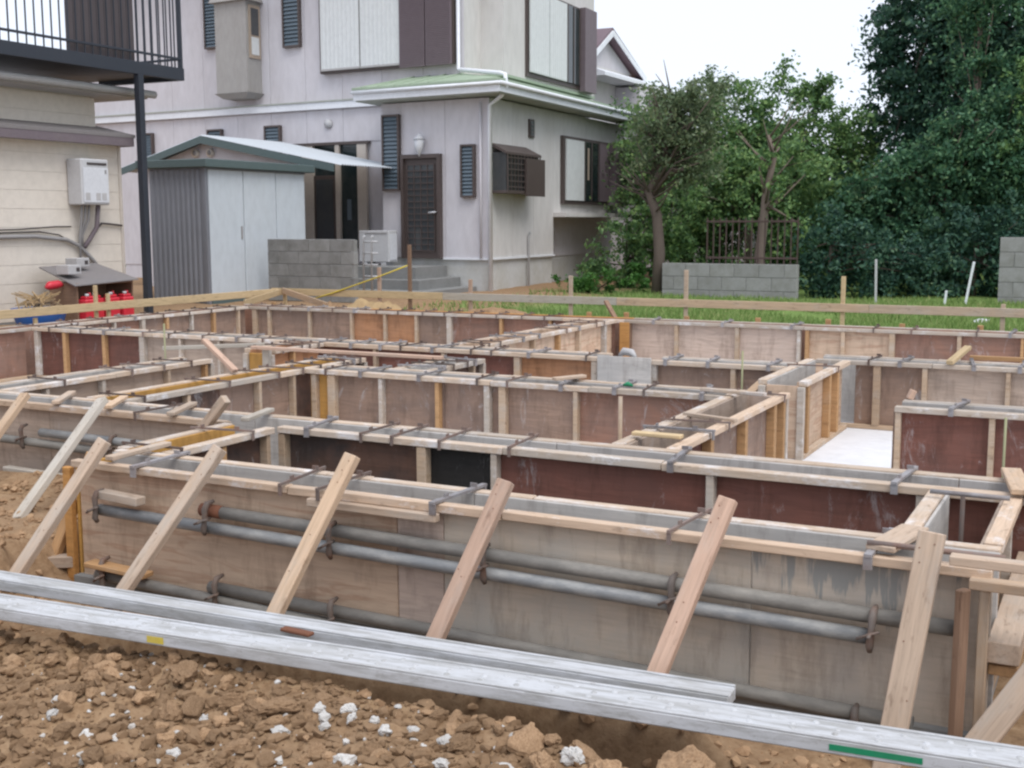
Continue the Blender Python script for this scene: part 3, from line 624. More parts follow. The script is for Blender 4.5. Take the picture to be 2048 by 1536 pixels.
timber('thick waler timber along the right outer face of the corner', (-0.262, 3.62, 0.255), (-0.262, 4.7, 0.255), 'wood_tan', 0.09, 0.065)
timber('thin second waler timber under the thick one', (-0.262, 3.64, 0.195), (-0.262, 4.7, 0.195), 'stud_orange', 0.08, 0.03)
timber('fresh board under the right corner top rail', (-0.36, 3.60, 0.462), (-0.16, 3.60, 0.462), 'wood_fresh', 0.05, 0.03)
brace('brace leaning in from the right edge of the photo', (0.05, 3.62, 0.60), (-0.36, 3.44, -0.06), 'wood_tan', 0.075, 0.032)
o = pipe('tie_bar', (-0.66, 3.64, 0.535), (-0.27, 3.64, 0.535), 0.009, 'tie', n=8); tag(o, 'dark steel tie bar across the right end of the nearest wall', 'tie bar')
o = pipe('tie_bar', (-0.60, 4.50, 0.525), (-0.33, 4.50, 0.525), 0.009, 'tie_pale', n=8); tag(o, 'pale steel tie bar across the right end wall beside the second row', 'tie bar')

def rod(label, p0, p1, mat='rebar', r=0.007):
    o = pipe('marker_rod', p0, p1, r, mat, n=8); return tag(o, label, 'rod', 'thin rods standing in the forms')
rod('thin greenish rod standing in front of the brown framed panel', (-2.33, 8.0, 0.0), (-2.33, 8.0, 0.62))
rod('wooden rod with greenish tip before the third row right panel', (-2.42, 6.0, 0.0), (-2.42, 6.0, 0.56), 'stud_tan', 0.012)
rod('thin green rod standing in the left room before the dark red panels', (-6.62, 7.0, 0.0), (-6.62, 7.0, 0.73))
rod('dull rod against the dark red panel at the right edge', (-0.52, 6.55, 0.0), (-0.52, 6.55, 0.50))
rod('dark rod standing inside the right end wall', (-0.465, 4.30, 0.0), (-0.465, 4.30, 0.56), 'tie', 0.008)

o = tube('work_glove', [(-3.36, 8.30, .51), (-3.31, 8.27, .545), (-3.25, 8.27, .54), (-3.20, 8.22, .515)], [.012, .03, .028, .012], 'eave_grey', None, 8); tag(o, 'grey work glove lying on the rail above the grey sheet', 'glove')
o = tube('green_clip', [(-2.70, 6.74, .515), (-2.67, 6.74, .525), (-2.64, 6.74, .515)], [.008, .016, .008], 'green_paint', None, 6); tag(o, 'small bright green plastic scrap on the third row rail', 'scrap')
o = poly('paper_scrap', [(-1.62, 14.7, .335), (-1.42, 14.66, .34), (-1.4, 14.85, .37), (-1.6, 14.9, .35), (-1.5, 14.77, .385)], [(0, 1, 4), (1, 2, 4), (2, 3, 4), (3, 0, 4), (0, 3, 2, 1)], 'white_metal'); tag(o, 'crumpled white scrap lying on the lawn', 'scrap')
# ------------------------------------------------------------------ scaffold pipes with hooks
def hook_mesh():
    bm = bmesh.new()
    tube_bm(bm, [(0, 0.015, 0.085), (0, -0.026, 0.08), (0, -0.040, 0.055), (0, -0.036, 0.0), (0, -0.040, -0.05), (0, -0.026, -0.075)], [0.009, 0.014, 0.015, 0.012, 0.015, 0.010], 8)
    tube_bm(bm, [(-0.045, -0.052, -0.028), (0, -0.055, 0.0), (0.03, -0.05, 0.012)], 0.006, 6)
    tube_bm(bm, [(0, 0.0, 0.002), (0, -0.085, -0.004)], 0.007, 6)
    me = bpy.data.meshes.new('form_hook'); bm.to_mesh(me); bm.free()
    me.transform(Matrix.Diagonal((.85, .9, .82, 1))); me.polygons.foreach_set('use_smooth', [True] * len(me.polygons)); me.materials.append(M['hook']); return me
HOOK = hook_mesh()
def hook(label, loc):
    o = put('form_hook', HOOK, None, None, Matrix.Translation(loc) @ Matrix.Rotation(random.gauss(0, .06), 4, 'Y')); return tag(o, label, 'hook', 'steel hooks holding the pipes')
R_ = 0.0243
def spipe(label, p0, p1, mat, rust_end=None):
    if rust_end is None: return tag(pipe('scaffold_pipe', p0, p1, R_, mat), label, 'pipe', 'steel pipes along the formwork')
    t = thing('scaffold_pipe', label, 'pipe', p0, 'steel pipes along the formwork')
    p0, p1 = Vector(p0), Vector(p1)
    pipe('tube', p0, p1, R_, mat, t)
    if rust_end is not None:
        a, b_ = (p0, p1) if rust_end == 0 else (p1, p0); d = (b_ - a).normalized()
        pipe('pipe_sleeve', a - d * 0.004, a + d * 0.10, R_ + 0.002, 'rust', t)
    return t
yP = 3.595
spipe('bright galvanised pipe, lower of the upper pair on the nearest wall', (-3.80, yP, 0.306), (-0.63, yP, 0.256), 'steel')
spipe('dull grey pipe with rusty ends, upper one on the nearest wall', (-3.25, yP + 0.016, 0.362), (-0.395, yP + 0.01, 0.316), 'steel_dull', 0)
spipe('dull pipe low on the nearest wall beside the planks', (-3.22, yP + 0.01, 0.048), (-0.5, yP + 0.01, 0.0), 'steel_dull')
spipe('lowest dark pipe on the nearest wall, mostly hidden by the planks', (-3.83, yP, 0.022), (-1.9, yP, -0.045), 'steel_dull')
for lab, x, z in [('steel hook at the left end of the bright pipe', -3.79, .32), ('steel hook beside the rusty pipe end', -3.20, .335), ('steel hook between the second and third braces', -2.60, .315), ('steel hook right of the middle brace', -1.945, .31),
                ('steel hook right of the pink brace over the pipes', -1.255, .295), ('rusty steel hook closing the bright pipe end', -0.625, .28), ('low hook beside the left corner struts', -3.77, .03), ('low hook on the dull pipe end', -3.16, .035), ('low hook near the third brace', -2.60, .02), ('low hook tip above the lower plank at right', -0.66, -.04)]:
    hook(lab, (x, yP, z))
yL = 4.665
spipe('pale pipe, upper one on the left outer form', (-5.35, yL, 0.345), (-4.42, yL, 0.335), 'steel')
spipe('dull pipe just under the pale one on the left outer form', (-6.5, yL, 0.30), (-4.88, yL, 0.275), 'steel_dull')
spipe('lower bright pipe on the left outer form', (-6.5, yL, 0.035), (-4.25, yL, 0.0), 'steel')
spipe('lower dull pipe on the left outer form', (-5.1, yL, 0.085), (-4.25, yL, 0.065), 'steel_dull')
hook('hook on the left outer form near the photo edge', (-5.47, yL, .31)); hook('hook behind the grey brace on the left form', (-4.80, yL, .30)); hook('low hook on the left outer form', (-5.45, yL, .05))
timber('grey offcut on the low pipe at the left edge', (-5.62, 4.64, 0.12), (-5.15, 4.64, 0.112), 'wood_grey', 0.05, 0.03)

# ------------------------------------------------------------------ planks
def plank(label, A, B, width, thick, z, dents):
    A, B = Vector((*A, z)), Vector((*B, z))                 # the far top edge, left to right
    d = (B - A).normalized(); nrm = Vector((d.y, -d.x, 0))  # towards the viewer
    t = thing('steel_plank', label, 'plank', A)
    mid0, mid1 = A + nrm * width / 2 - Vector((0, 0, thick / 2)), B + nrm * width / 2 - Vector((0, 0, thick / 2))
    beam('deck', mid0, mid1, width, thick, 'plank', t, ch=0.004)
    for off in (0.006, width - 0.006):                      # folded lips
        beam('edge_lip', A + nrm * off + Vector((0, 0, 0.002)), B + nrm * off + Vector((0, 0, 0.002)), 0.010, 0.006, 'plank', t, ch=0.002)
    if dents:                                               # raised anti-slip studs
        bm = bmesh.new(); n = int((B - A).length / 0.055)
        for k in range(n):
            for row in (0.28, 0.5, 0.72):
                if (k + int(row * 10)) % 2: continue
                p = (B - A) * (k / n) + nrm * width * row + d * random.uniform(-.004, .004)
                r = bmesh.ops.create_cone(bm, segments=6, radius1=0.011, radius2=0.006, depth=0.004, cap_ends=True)
                bmesh.ops.translate(bm, vec=p + Vector((0, 0, 0.0015)), verts=r['verts'])
        me = bpy.data.meshes.new('anti_slip_studs'); bm.to_mesh(me); bm.free()
        o = put('anti_slip_studs', me, M['plank'], t, Matrix.Translation(A)); o['kind'] = 'stuff'
    return t, d, nrm, A
ZP = 0.20
plank('upper white plank ending short above the lower one', (-4.3, 2.99), (-0.921, 3.172), 0.088, 0.040, ZP, False)
tl, d_, n_, A_ = plank('lower white plank with green strip and yellow sticker', (-4.3, 2.765), (0.6, 3.175), 0.128, 0.040, ZP - 0.004, True)
def on_plank(x): return A_ + d_ * ((x - A_.x) / d_.x) + n_ * 0.1285
for nm, x0, x1, h0, h1, mt_ in [('green_strip', -0.62, -0.395, .012, .028, 'green_paint'), ('yellow_sticker', -2.755, -2.69, .010, .032, 'yellow_paint'), ('yellow_sticker', -0.255, -0.2, .012, .03, 'yellow_paint')]:
    a_, b_ = on_plank(x0), on_plank(x1)
    poly(nm, [a_ - Vector((0, 0, h1)), b_ - Vector((0, 0, h1)), b_ - Vector((0, 0, h0)), a_ - Vector((0, 0, h0)), *[p + n_ * 0.0012 - Vector((0, 0, h)) for p, h in ((a_, h1), (b_, h1), (b_, h0), (a_, h0))]],
         [(0, 1, 2, 3), (4, 5, 6, 7), (0, 1, 5, 4), (1, 2, 6, 5), (2, 3, 7, 6), (3, 0, 4, 7)], mt_, tl)
o = timber('rusty brown offcut lying between the two planks', (-2.365, 2.98, .202), (-2.24, 2.965, .206), 'rust', 0.03, 0.012); 

# ------------------------------------------------------------------ foreground earth: clods and stones
def rock_mesh(name, seed, sub, amp, mat):
    bm = bmesh.new(); bmesh.ops.create_icosphere(bm, subdivisions=sub, radius=1)
    for v_ in bm.verts:
        p = v_.co.copy() * 1.1 + Vector((seed * 3.1, seed * 1.7, seed))
        k = 1 + amp * noise.noise(p) + amp * 0.55 * noise.noise(p * 2.4) + amp * 0.3 * noise.noise(p * 5)
        v_.co *= k
    for f in bm.faces: f.smooth = sub > 2
    me = bpy.data.meshes.new(name); bm.to_mesh(me); bm.free(); me.materials.append(M[mat]); return me
def clod_mesh(name, seed, npts, sub_, amp, mat, sm=2):
    """An angular lump: hull of a few random points, roughened."""
    g = np.random.default_rng(seed); p = g.normal(size=(npts, 3)); p /= np.linalg.norm(p, axis=1, keepdims=True); p *= g.uniform(.8, 1.1, (npts, 1))
    bm = bmesh.new(); vs = [bm.verts.new(q) for q in p]; r = bmesh.ops.convex_hull(bm, input=vs)
    bmesh.ops.delete(bm, geom=[v_ for v_ in bm.verts if not v_.link_faces], context='VERTS')
    if sub_:
        bmesh.ops.subdivide_edges(bm, edges=bm.edges[:], cuts=sub_, use_grid_fill=True); bmesh.ops.triangulate(bm, faces=bm.faces[:])
        for _ in range(sm): bmesh.ops.smooth_vert(bm, verts=bm.verts[:], factor=0.5, use_axis_x=True, use_axis_y=True, use_axis_z=True)
        for v_ in bm.verts:
            q = v_.co * 1.6 + Vector((seed * 2.3, seed, 0)); v_.co *= 1 + amp * noise.noise(q) + amp * .7 * noise.noise(q * 2.7) + amp * .5 * noise.noise(q * 6)
    me = bpy.data.meshes.new(name); bm.to_mesh(me); bm.free(); me.materials.append(M[mat]); return me
CL = [clod_mesh('dirt_clod', k + 1, 22, 4, 0.30, 'clod', 5) for k in range(9)]
CLS = [clod_mesh('dirt_clod', k + 40, 20, 2, 0.28, 'clod', 2) for k in range(9)]
ST = [clod_mesh('white_stone', k + 70, 24, 3, 0.34, 'stone', 3) for k in range(8)]
def hz(x, y): return float(ground_h(np.array([x]), np.array([y]))[0])
def place_rock(ms, name, x, y, r, sink=0.3):
    s = (r * random.uniform(.9, 1.3), r * random.uniform(.7, 1.0), r * random.uniform(.6, .9))
    mw = Matrix.Translation((x, y, hz(x, y) + s[2] * (1 - sink * 2) )) @ Matrix.Rotation(random.uniform(0, 6.28), 4, 'Z') @ Matrix.Rotation(random.gauss(0, .35), 4, 'X') @ Matrix.Diagonal((*s, 1))
    return put(name, random.choice(ms), None, None, mw)
def vis(x, y):   # inside the bank the photo shows
    return True
big = [(-2.53, 2.70, .055), (-2.16, 2.58, .045), (-2.28, 2.62, .035), (-2.08, 2.60, .05), (-1.93, 2.74, .04), (-1.36, 2.72, .065), (-1.20, 2.78, .05), (-1.27, 2.64, .05), (-1.10, 2.66, .06), (-0.92, 2.74, .075),
       (-1.05, 2.55, .06), (-1.5, 2.62, .04), (-1.85, 2.45, .035), (-2.4, 2.5, .035), (-2.7, 2.45, .03), (-0.80, 2.80, .05), (-1.62, 2.78, .035), (-2.02, 2.72, .03)]
ORD = ['first', 'second', 'third', 'fourth', 'fifth', 'sixth', 'seventh', 'eighth', 'ninth', 'tenth', 'eleventh', 'twelfth', 'thirteenth', 'fourteenth', 'fifteenth', 'sixteenth', 'seventeenth', 'eighteenth', 'nineteenth', 'twentieth']
big.sort(key=lambda q: (q[0] * cy + q[1] * sy) / (-q[0] * sy + q[1] * cy))
for k, (x, y, r) in enumerate(big):
    tag(place_rock(CL, 'dirt_clod', x, y, r * 1.1, .2), f'large brown dirt lump before the planks, {ORD[k]} from the left', 'dirt clod', 'dirt clods on the bank')
for k in range(215):
    x, y = random.uniform(-3.4, -0.5), 2.1 + 0.72 * random.random() ** .8
    tag(place_rock(CLS, 'dirt_clod', x, y, random.choice([.014, .018, .024, .032, .040]) * random.uniform(.8, 1.2), .25), 'small crumbly lump of brown dirt on the dug bank', 'dirt clod', 'small dirt clods on the bank')
stones = [(-2.42, 2.2, .02), (-2.75, 2.4, .016), (-2.66, 2.3, .018), (-1.3, 2.45, .02), (-1.05, 2.7, .02), (-1.58, 2.68, .022), (-1.74, 2.62, .02), (-2.05, 2.35, .016), (-1.4, 2.75, .018), (-2.32, 2.55, .016), (-1.99, 2.66, .018), (-1.95, 2.63, .02), (-1.90, 2.68, .022), (-1.87, 2.65, .016), (-1.93, 2.60, .016), (-1.80, 2.66, .015), (-2.02, 2.52, .02), (-1.36, 2.58, .03), (-1.62, 2.62, .014), (-1.70, 2.7, .016), (-1.50, 2.52, .018), (-1.72, 2.40, .026), (-1.48, 2.36, .03),
          (-1.22, 2.72, .03), (-1.13, 2.82, .03), (-2.5, 2.28, .018), (-2.2, 2.3, .02), (-1.98, 2.22, .022), (-1.68, 2.56, .012), (-1.82, 2.55, .012), (-2.6, 2.55, .012), (-2.95, 2.6, .01), (-2.3, 2.42, .012), (-2.1, 2.4, .012), (-1.9, 2.36, .012), (-1.62, 2.3, .014)]
for x, y, r in stones:
    tag(place_rock(ST, 'white_stone', x, y, r * 1.25, .25), 'chunk of white stone lying in the brown dirt', 'stone', 'white stones in the dirt')
def scatter(name, mat, n, xr, yr, rr, sub, seed, amp=0.5, bias=1.0):
    base = []
    for k in range(6):
        m0 = clod_mesh('tmp', seed * 10 + k, 17, 0, 0, mat); vv = np.array([v_.co for v_ in m0.vertices]); ff = np.array([list(f.vertices) for f in m0.polygons]); bpy.data.meshes.remove(m0); base.append((vv, ff))
    V_, F_, off = [], [], 0
    g = np.random.default_rng(seed)
    for i in range(n):
        vv, ff = base[i % 6]; r = rr[0] + (rr[1] - rr[0]) * g.random() ** 3
        a = g.random() * 6.28; ca, sa = math.cos(a), math.sin(a)
        x, y = g.uniform(*xr), yr[0] + (yr[1] - yr[0]) * g.random() ** bias
        p = vv * r * np.array([g.uniform(.8, 1.3), g.uniform(.7, 1.1), g.uniform(.5, .9)])
        p = np.stack([p[:, 0] * ca - p[:, 1] * sa, p[:, 0] * sa + p[:, 1] * ca, p[:, 2]], 1) + np.array([x, y, hz(x, y) + r * 0.25])
        V_.append(p); F_.append(ff + off); off += len(vv)
    me = bpy.data.meshes.new(name); me.from_pydata(np.concatenate(V_).tolist(), [], np.concatenate(F_).tolist()); me.update()
    o = put(name, me, M[mat]); return tag(o, kind='stuff')
scatter('loose_dirt', 'clod', 11000, (-3.8, 0.2), (1.95, 2.95), (.003, .026), 1, 3)
scatter('white_gravel', 'stone', 1000, (-3.6, 0.1), (1.95, 2.85), (.0025, .013), 1, 5, 0.4)
scatter('heap_rubble', 'clod', 900, (-5.4, -4.05), (3.2, 4.55), (.004, .030), 1, 9)
scatter('trench_rubble', 'clod', 1400, (-4.0, 0.2), (2.8, 3.5), (.004, .03), 1, 11)
scatter('lawn_edge_rubble', 'clod', 500, (-9.6, -6.3), (12.3, 13.4), (.01, .06), 1, 13)
def pipe_scrap(): pass

# ------------------------------------------------------------------ batter boards
bb = 0.63
t = thing('batter_board', 'level batter board on stakes along the left side', 'batter board', (-10.15, 10, 0.25))
beam('board', (-10.15, 7.0, bb - 0.045), (-10.13, 12.86, bb - 0.045), 0.018, 0.09, 'wood_yellow', t)
for y_, zt in ((9.72, .82), (9.90, .72), (8.88, .52), (7.6, .7), (12.3, .58)):
    box('stake', (-10.195, y_ - .02, 0.1), (-10.161, y_ + .02, zt), 'wood_yellow', t)
t = thing('batter_board', 'level batter board on stakes between the back wall and the lawn', 'batter board', (-5, 12.95, 0.25))
for x0, x1, mt_ in ((-10.3, -7.62, 'wood_yellow'), (-7.62, -5.28, 'wood_grey'), (-5.28, -2.42, 'wood_fresh'), (-2.42, 1.5, 'wood_tan')):
    beam('board', (x0, 12.95, bb - 0.045), (x1 - 0.003, 12.95, bb - 0.045), 0.018, 0.09, mt_, t)
for x_, zt, mt_ in ((-10.1, .56, 'wood_yellow'), (-8.58, .93, 'wood_pink'), (-8.12, 1.22, 'wood_dark'), (-7.24, .80, 'wood_pink'), (-5.88, .87, 'wood_tan'), (-4.45, .96, 'wood_tan'), (-2.70, .92, 'wood_yellow'), (-1.11, .67, 'wood_tan'), (0.4, .8, 'wood_tan')):
    box('stake', (x_ - .022, 12.961, 0.1), (x_ + .022, 12.997, zt), mt_, t)
beam('diagonal', (-10.1, 12.93, .60), (-8.9, 12.55, .40), 0.02, 0.08, 'wood_fresh', t)
beam('diagonal', (-10.12, 12.9, .58), (-9.9, 11.9, .50), 0.02, 0.08, 'wood_yellow', t)
for k, x_ in enumerate((-9.4, -5.15, -4.72, -4.05, -3.3, -2.6, -1.9, -1.2)):
    o = box('short_peg', (x_ - .025, 11.83, 0.2), (x_ + .025, 11.865, 0.53 + 0.01 * (k % 3)), 'stud_orange'); tag(o, ('orange peg behind the back wall at the soil heaps', 'orange peg just left of the dark leaning stake', 'orange peg just right of the dark leaning stake', 'orange peg behind the first pale back panel', 'orange peg behind the middle of the pale back panels', 'orange peg where pale back panels turn tan', 'orange peg behind the brown back panels', 'orange peg at the far right of the back wall')[k], 'peg', 'pegs behind the back wall')

# ------------------------------------------------------------------ lavender house
Kp = Vector((-9.93, 18.5, 0)); ha, hb = math.radians(86.4), math.radians(2.4)
A3 = Vector((-math.sin(ha), math.cos(ha), 0)); B3 = Vector((-math.sin(hb), math.cos(hb), 0))
def H(s, t_, z): return Kp + A3 * s + B3 * t_ + Vector((0, 0, z))
def hbox(name, s0, s1, t0, t1, z0, z1, mat, parent):
    vs = [H(s, t_, z) for z in (z0, z1) for t_ in (t0, t1) for s in (s0, s1)]
    return poly(name, vs, [(0, 1, 3, 2), (4, 6, 7, 5), (0, 4, 5, 1), (2, 3, 7, 6), (0, 2, 6, 4), (1, 5, 7, 3)], mat, parent)
house = thing('house', 'two storey lilac house with green skirt roof and brown shutters', 'house', Kp)
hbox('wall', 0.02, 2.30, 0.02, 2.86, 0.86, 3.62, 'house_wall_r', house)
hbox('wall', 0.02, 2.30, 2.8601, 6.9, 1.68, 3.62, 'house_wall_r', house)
hbox('wall', 0.30, 2.30, 2.8602, 6.9, 0.82, 1.68, 'house_wall', house); hbox('plinth', 0.32, 2.30, 2.8603, 6.9, 0.05, 0.82, 'plinth', house)
hbox('plinth', 0.035, 2.28, 0.035, 2.85, 0.0, 0.86, 'plinth', house)
hbox('plinth_ledge', -0.02, 0.97, -0.02, 0.0345, 0.845, 0.875, 'trim', house); hbox('plinth_ledge', -0.02, 0.0345, 0.0346, 2.9, 0.845, 0.875, 'trim', house)
hbox('wall', 1.0, 11.2, 0.92, 7.4, 0.0, 7.4, 'house_wall', house)
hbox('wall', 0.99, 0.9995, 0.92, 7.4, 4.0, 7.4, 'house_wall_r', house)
# facing panels with open joints
for s0, s1 in ((1.005, 1.90), (1.90, 2.85), (2.85, 3.80), (3.80, 4.72), (4.72, 5.64), (5.64, 6.55), (6.55, 7.47), (7.47, 8.4), (8.4, 9.3), (9.3, 11.2)):
    hbox('wall_panel', s0 + .004, s1 - .004, 0.905, 0.92, 3.86, 7.4, 'house_wall', house)
    if s0 > 2.2:
        z0 = 3.06 if s0 < 5.1 and s1 > 3.3 else 0.6
        hbox('wall_panel', s0 + .004, s1 - .004, 0.905, 0.92, z0, 3.68, 'house_wall', house)
for s0, s1 in ((0.0, 0.92), (0.92, 1.86), (1.86, 2.3)): hbox('wall_panel', s0 + .003, s1 - .003, 0.005, 0.02, 0.876, 3.62, 'house_wall', house)
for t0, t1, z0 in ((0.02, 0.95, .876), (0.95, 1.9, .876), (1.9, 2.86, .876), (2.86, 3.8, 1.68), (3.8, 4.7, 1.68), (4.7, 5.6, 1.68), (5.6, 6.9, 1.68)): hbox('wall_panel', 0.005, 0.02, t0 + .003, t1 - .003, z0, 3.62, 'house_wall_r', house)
hbox('roof', 0.3, 11.9, 0.2, 8.1, 7.4, 7.55, 'green_trim', house)
# trim band
hbox('trim_band', 2.45, 11.2, 0.82, 0.905, 3.70, 3.83, 'trim', house); hbox('trim_cap', 2.45, 11.2, 0.80, 0.905, 3.832, 3.86, 'soffit', house)
# skirt roof
e = 0.45
rv = [H(2.66, -e, 3.88), H(-e, -e, 3.88), H(-e, 7.0, 3.88), H(2.1, .9, 4.18), H(.99, .9, 4.18), H(.99, 7.0, 4.18), H(2.66, .9, 3.9),
      H(2.66, -e, 3.84), H(-e, -e, 3.84), H(-e, 7.0, 3.84), H(2.66, .9, 3.84), H(.99, 7, 3.84)]
roof = poly('skirt_roof', rv, [(0, 1, 4, 3), (1, 2, 5, 4), (0, 3, 6), (0, 7, 8, 1), (1, 8, 9, 2), (0, 6, 10, 7), (2, 9, 11, 5)], 'green_roof', house)
for k in range(9):                                    # standing seams
    s_ = 2.45 - k * 0.36
    top = (s_ if s_ < 2.4 else 2.4); top = max(top, 1.0 - (1.0 - s_) * 0.0) if s_ > 0.99 else None
    if top: beam('seam', H(s_, -e + .01, 3.888), H(min(s_, 2.08), .88, 4.186), 0.02, 0.02, 'green_roof', roof)
hbox('fascia', -e + .02, 2.64, -e + .02, -e + .05, 3.66, 3.838, 'trim', house); hbox('fascia', -e + .02, -e + .05, -e + .052, 7.0, 3.66, 3.838, 'trim', house)
hbox('fascia', 2.61, 2.64, -e + .052, .80, 3.66, 3.838, 'trim', house)
hbox('soffit', -e + .051, 2.609, -e + .051, .90, 3.64, 3.66, 'soffit', house); hbox('soffit', -e + .051, 0.0, .901, 7.0, 3.64, 3.66, 'soffit', house)
tube('gutter', [H(-e - .015, -e, 3.80), H(-e - .015, 7.0, 3.80)], 0.035, 'trim', house, 8)
tube('gutter', [H(-e, -e - .015, 3.80), H(2.66, -e - .015, 3.80)], 0.03, 'trim', house, 8)
tube('downpipe', [H(1.08, .84, 7.4), H(1.08, .84, 4.25), H(.95, .70, 4.22), H(-.30, -.15, 3.99), H(-.42, -.2, 3.96), H(-.45, -.2, 3.78), H(-.30, -.10, 3.62), H(-0.04, -0.05, 3.48), H(-0.04, -0.05, 0.1)], 0.038, 'trim', house, 8)
tube('downpipe', [H(0.16, -0.04, 3.55), H(0.16, -0.04, 0.88)], 0.022, 'house_wall', house, 8)
# windows -----------------------------------------------------------
def louver(s0, s1, z0, z1, t_, n):
    """Louvred glass window on a front wall."""
    f = hbox('window', s0, s1, t_ - .05, t_, z0, z1, 'brown_metal', house)
    bm = bmesh.new(); fw = 0.035; vs_all = []
    for k in range(n):
        za = z0 + fw + (z1 - z0 - 2 * fw) * k / n; zb_ = za + (z1 - z0 - 2 * fw) / n * 1.0
        q = [H(s0 + fw, t_ - .085, za) - Kp, H(s1 - fw, t_ - .085, za) - Kp, H(s1 - fw, t_ - .052, zb_) - Kp, H(s0 + fw, t_ - .052, zb_) - Kp]
        bm.faces.new([bm.verts.new(p) for p in q])
    me = bpy.data.meshes.new('glass_slats'); bm.to_mesh(me); bm.free()
    put('glass_slats', me, M['slat'], f, Matrix.Translation(Kp))['kind'] = 'stuff'
    for a, b_, c_, d__ in ((s0, s0 + fw, z0, z1), (s1 - fw, s1, z0, z1), (s0 + fw, s1 - fw, z0, z0 + fw), (s0 + fw, s1 - fw, z1 - fw, z1)):
        hbox('window_frame', a, b_, t_ - .095, t_ - .0501, c_, d__, 'brown_metal', f)
louver(6.92, 7.34, 5.06, 6.2, .905, 16); louver(4.78, 5.22, 4.93, 6.2, .905, 16); louver(8.98, 9.37, 2.85, 3.43, .905, 9); louver(5.36, 5.78, 2.7, 3.44, .905, 10); louver(6.95, 7.36, 2.9, 3.43, .905, 8)
louver(1.87, 2.25, 2.07, 3.42, .005, 18); louver(.27, .56, 1.93, 2.84, .005, 13)
# entrance door
dr = hbox('door', .98, 1.83, -.05, .005, .86, 2.70, 'brown_metal', house)
hbox('door_glass', 1.12, 1.70, -.058, -.0501, 1.0, 2.52, 'glass_grey', dr)
for k in range(5): hbox('grille_bar', 1.12 + .58 * k / 4 - .008, 1.12 + .58 * k / 4 + .008, -.072, -.0581, 1.0, 2.52, 'brown_metal', dr)
for k in range(15): hbox('grille_bar', 1.12, 1.70, -.080, -.0721, 1.0 + 1.52 * k / 14 - .008, 1.0 + 1.52 * k / 14 + .008, 'brown_metal', dr)
for a, b_, c_, d__ in ((.98, 1.04, .86, 2.7), (1.77, 1.83, .86, 2.7), (1.04, 1.77, 2.63, 2.7)): hbox('door_frame', a, b_, -.11, -.0505, c_, d__, 'brown_metal', dr)
tube('handle', [H(1.08, -.055, 1.68), H(1.08, -.12, 1.68), H(1.22, -.12, 1.67)], 0.016, 'white_metal', dr, 6)
# wall lantern
lt = tube('lantern', [H(1.4, 0, 3.0), H(1.4, -.10, 3.03), H(1.4, -.12, 2.98)], 0.014, 'white_metal', house, 6)
tube('lantern_glass', [H(1.4, -.12, 2.97), H(1.4, -.12, 2.95), H(1.4, -.12, 2.78), H(1.4, -.12, 2.70), H(1.4, -.12, 2.66)], [.03, .095, .075, .03, .008], 'white_metal', lt, 6)
tube('lantern_cap', [H(1.4, -.12, 3.06), H(1.4, -.12, 3.0), H(1.4, -.12, 2.955)], [.01, .06, .11], 'white_metal', lt, 6)
tube('round_vent', [H(4.15, .905, 3.41), H(4.15, .86, 3.41), H(4.15, .83, 3.40)], [.09, .09, .03], 'white_side', house, 12)
# glazed recess left of the porch
rc = hbox('glazed_screen', 3.4, 5.2, .88, .9201, 1.0, 3.02, 'glass', house)
hbox('lintel', 3.14, 5.28, .80, .904, 3.0, 3.055, 'brown_metal', rc)
for s0, s1 in ((3.20, 3.42), (3.86, 3.96), (4.52, 4.80)): hbox('post', s0, s1, .81, .8795, 0.9, 3.0, 'cream_post', rc)
wn = hbox('window', 3.97, 4.515, .83, .8796, 1.1, 2.42, 'brown_metal', rc)
hbox('pane', 4.03, 4.46, .822, .8295, 1.18, 2.34, 'glass_grey', wn)
hbox('floral_decal', 3.62, 3.72, .872, .8796, 1.55, 1.95, 'slat', rc)
# turret window box
tr_ = hbox('bay_turret', 5.85, 6.68, .42, .905, 4.08, 5.85, 'turret', house)
poly('turret_base', [H(5.80, .38, 4.08), H(6.72, .38, 4.08), H(6.72, .905, 4.08), H(5.80, .905, 4.08), H(5.95, .5, 3.98), H(6.58, .5, 3.98), H(6.58, .905, 3.98), H(5.95, .905, 3.98)], [(0, 1, 2, 3), (4, 5, 6, 7), (0, 1, 5, 4), (1, 2, 6, 5), (3, 0, 4, 7), (2, 3, 7, 6)], 'turret', tr_)
poly('turret_cap', [H(5.76, .34, 5.852), H(6.77, .34, 5.852), H(6.77, .905, 5.852), H(5.76, .905, 5.852), H(5.80, .36, 5.93), H(6.73, .36, 5.93), H(6.73, .905, 5.93), H(5.80, .905, 5.93), H(6.0, .55, 6.06), H(6.5, .55, 6.06), H(6.5, .905, 6.06), H(6.0, .905, 6.06)],
     [(0, 1, 2, 3), (0, 1, 5, 4), (1, 2, 6, 5), (3, 0, 4, 7), (4, 5, 9, 8), (5, 6, 10, 9), (7, 4, 8, 11), (8, 9, 10, 11)], 'turret', tr_)
w_ = hbox('window', 5.825, 5.8495, .50, .86, 4.75, 5.78, 'turret_brown', tr_); hbox('pane', 5.818, 5.8245, .56, .80, 5.2, 5.72, 'glass_grey', w_); hbox('pane', 5.818, 5.8245, .56, .80, 4.82, 5.16, 'shutter_white', w_)
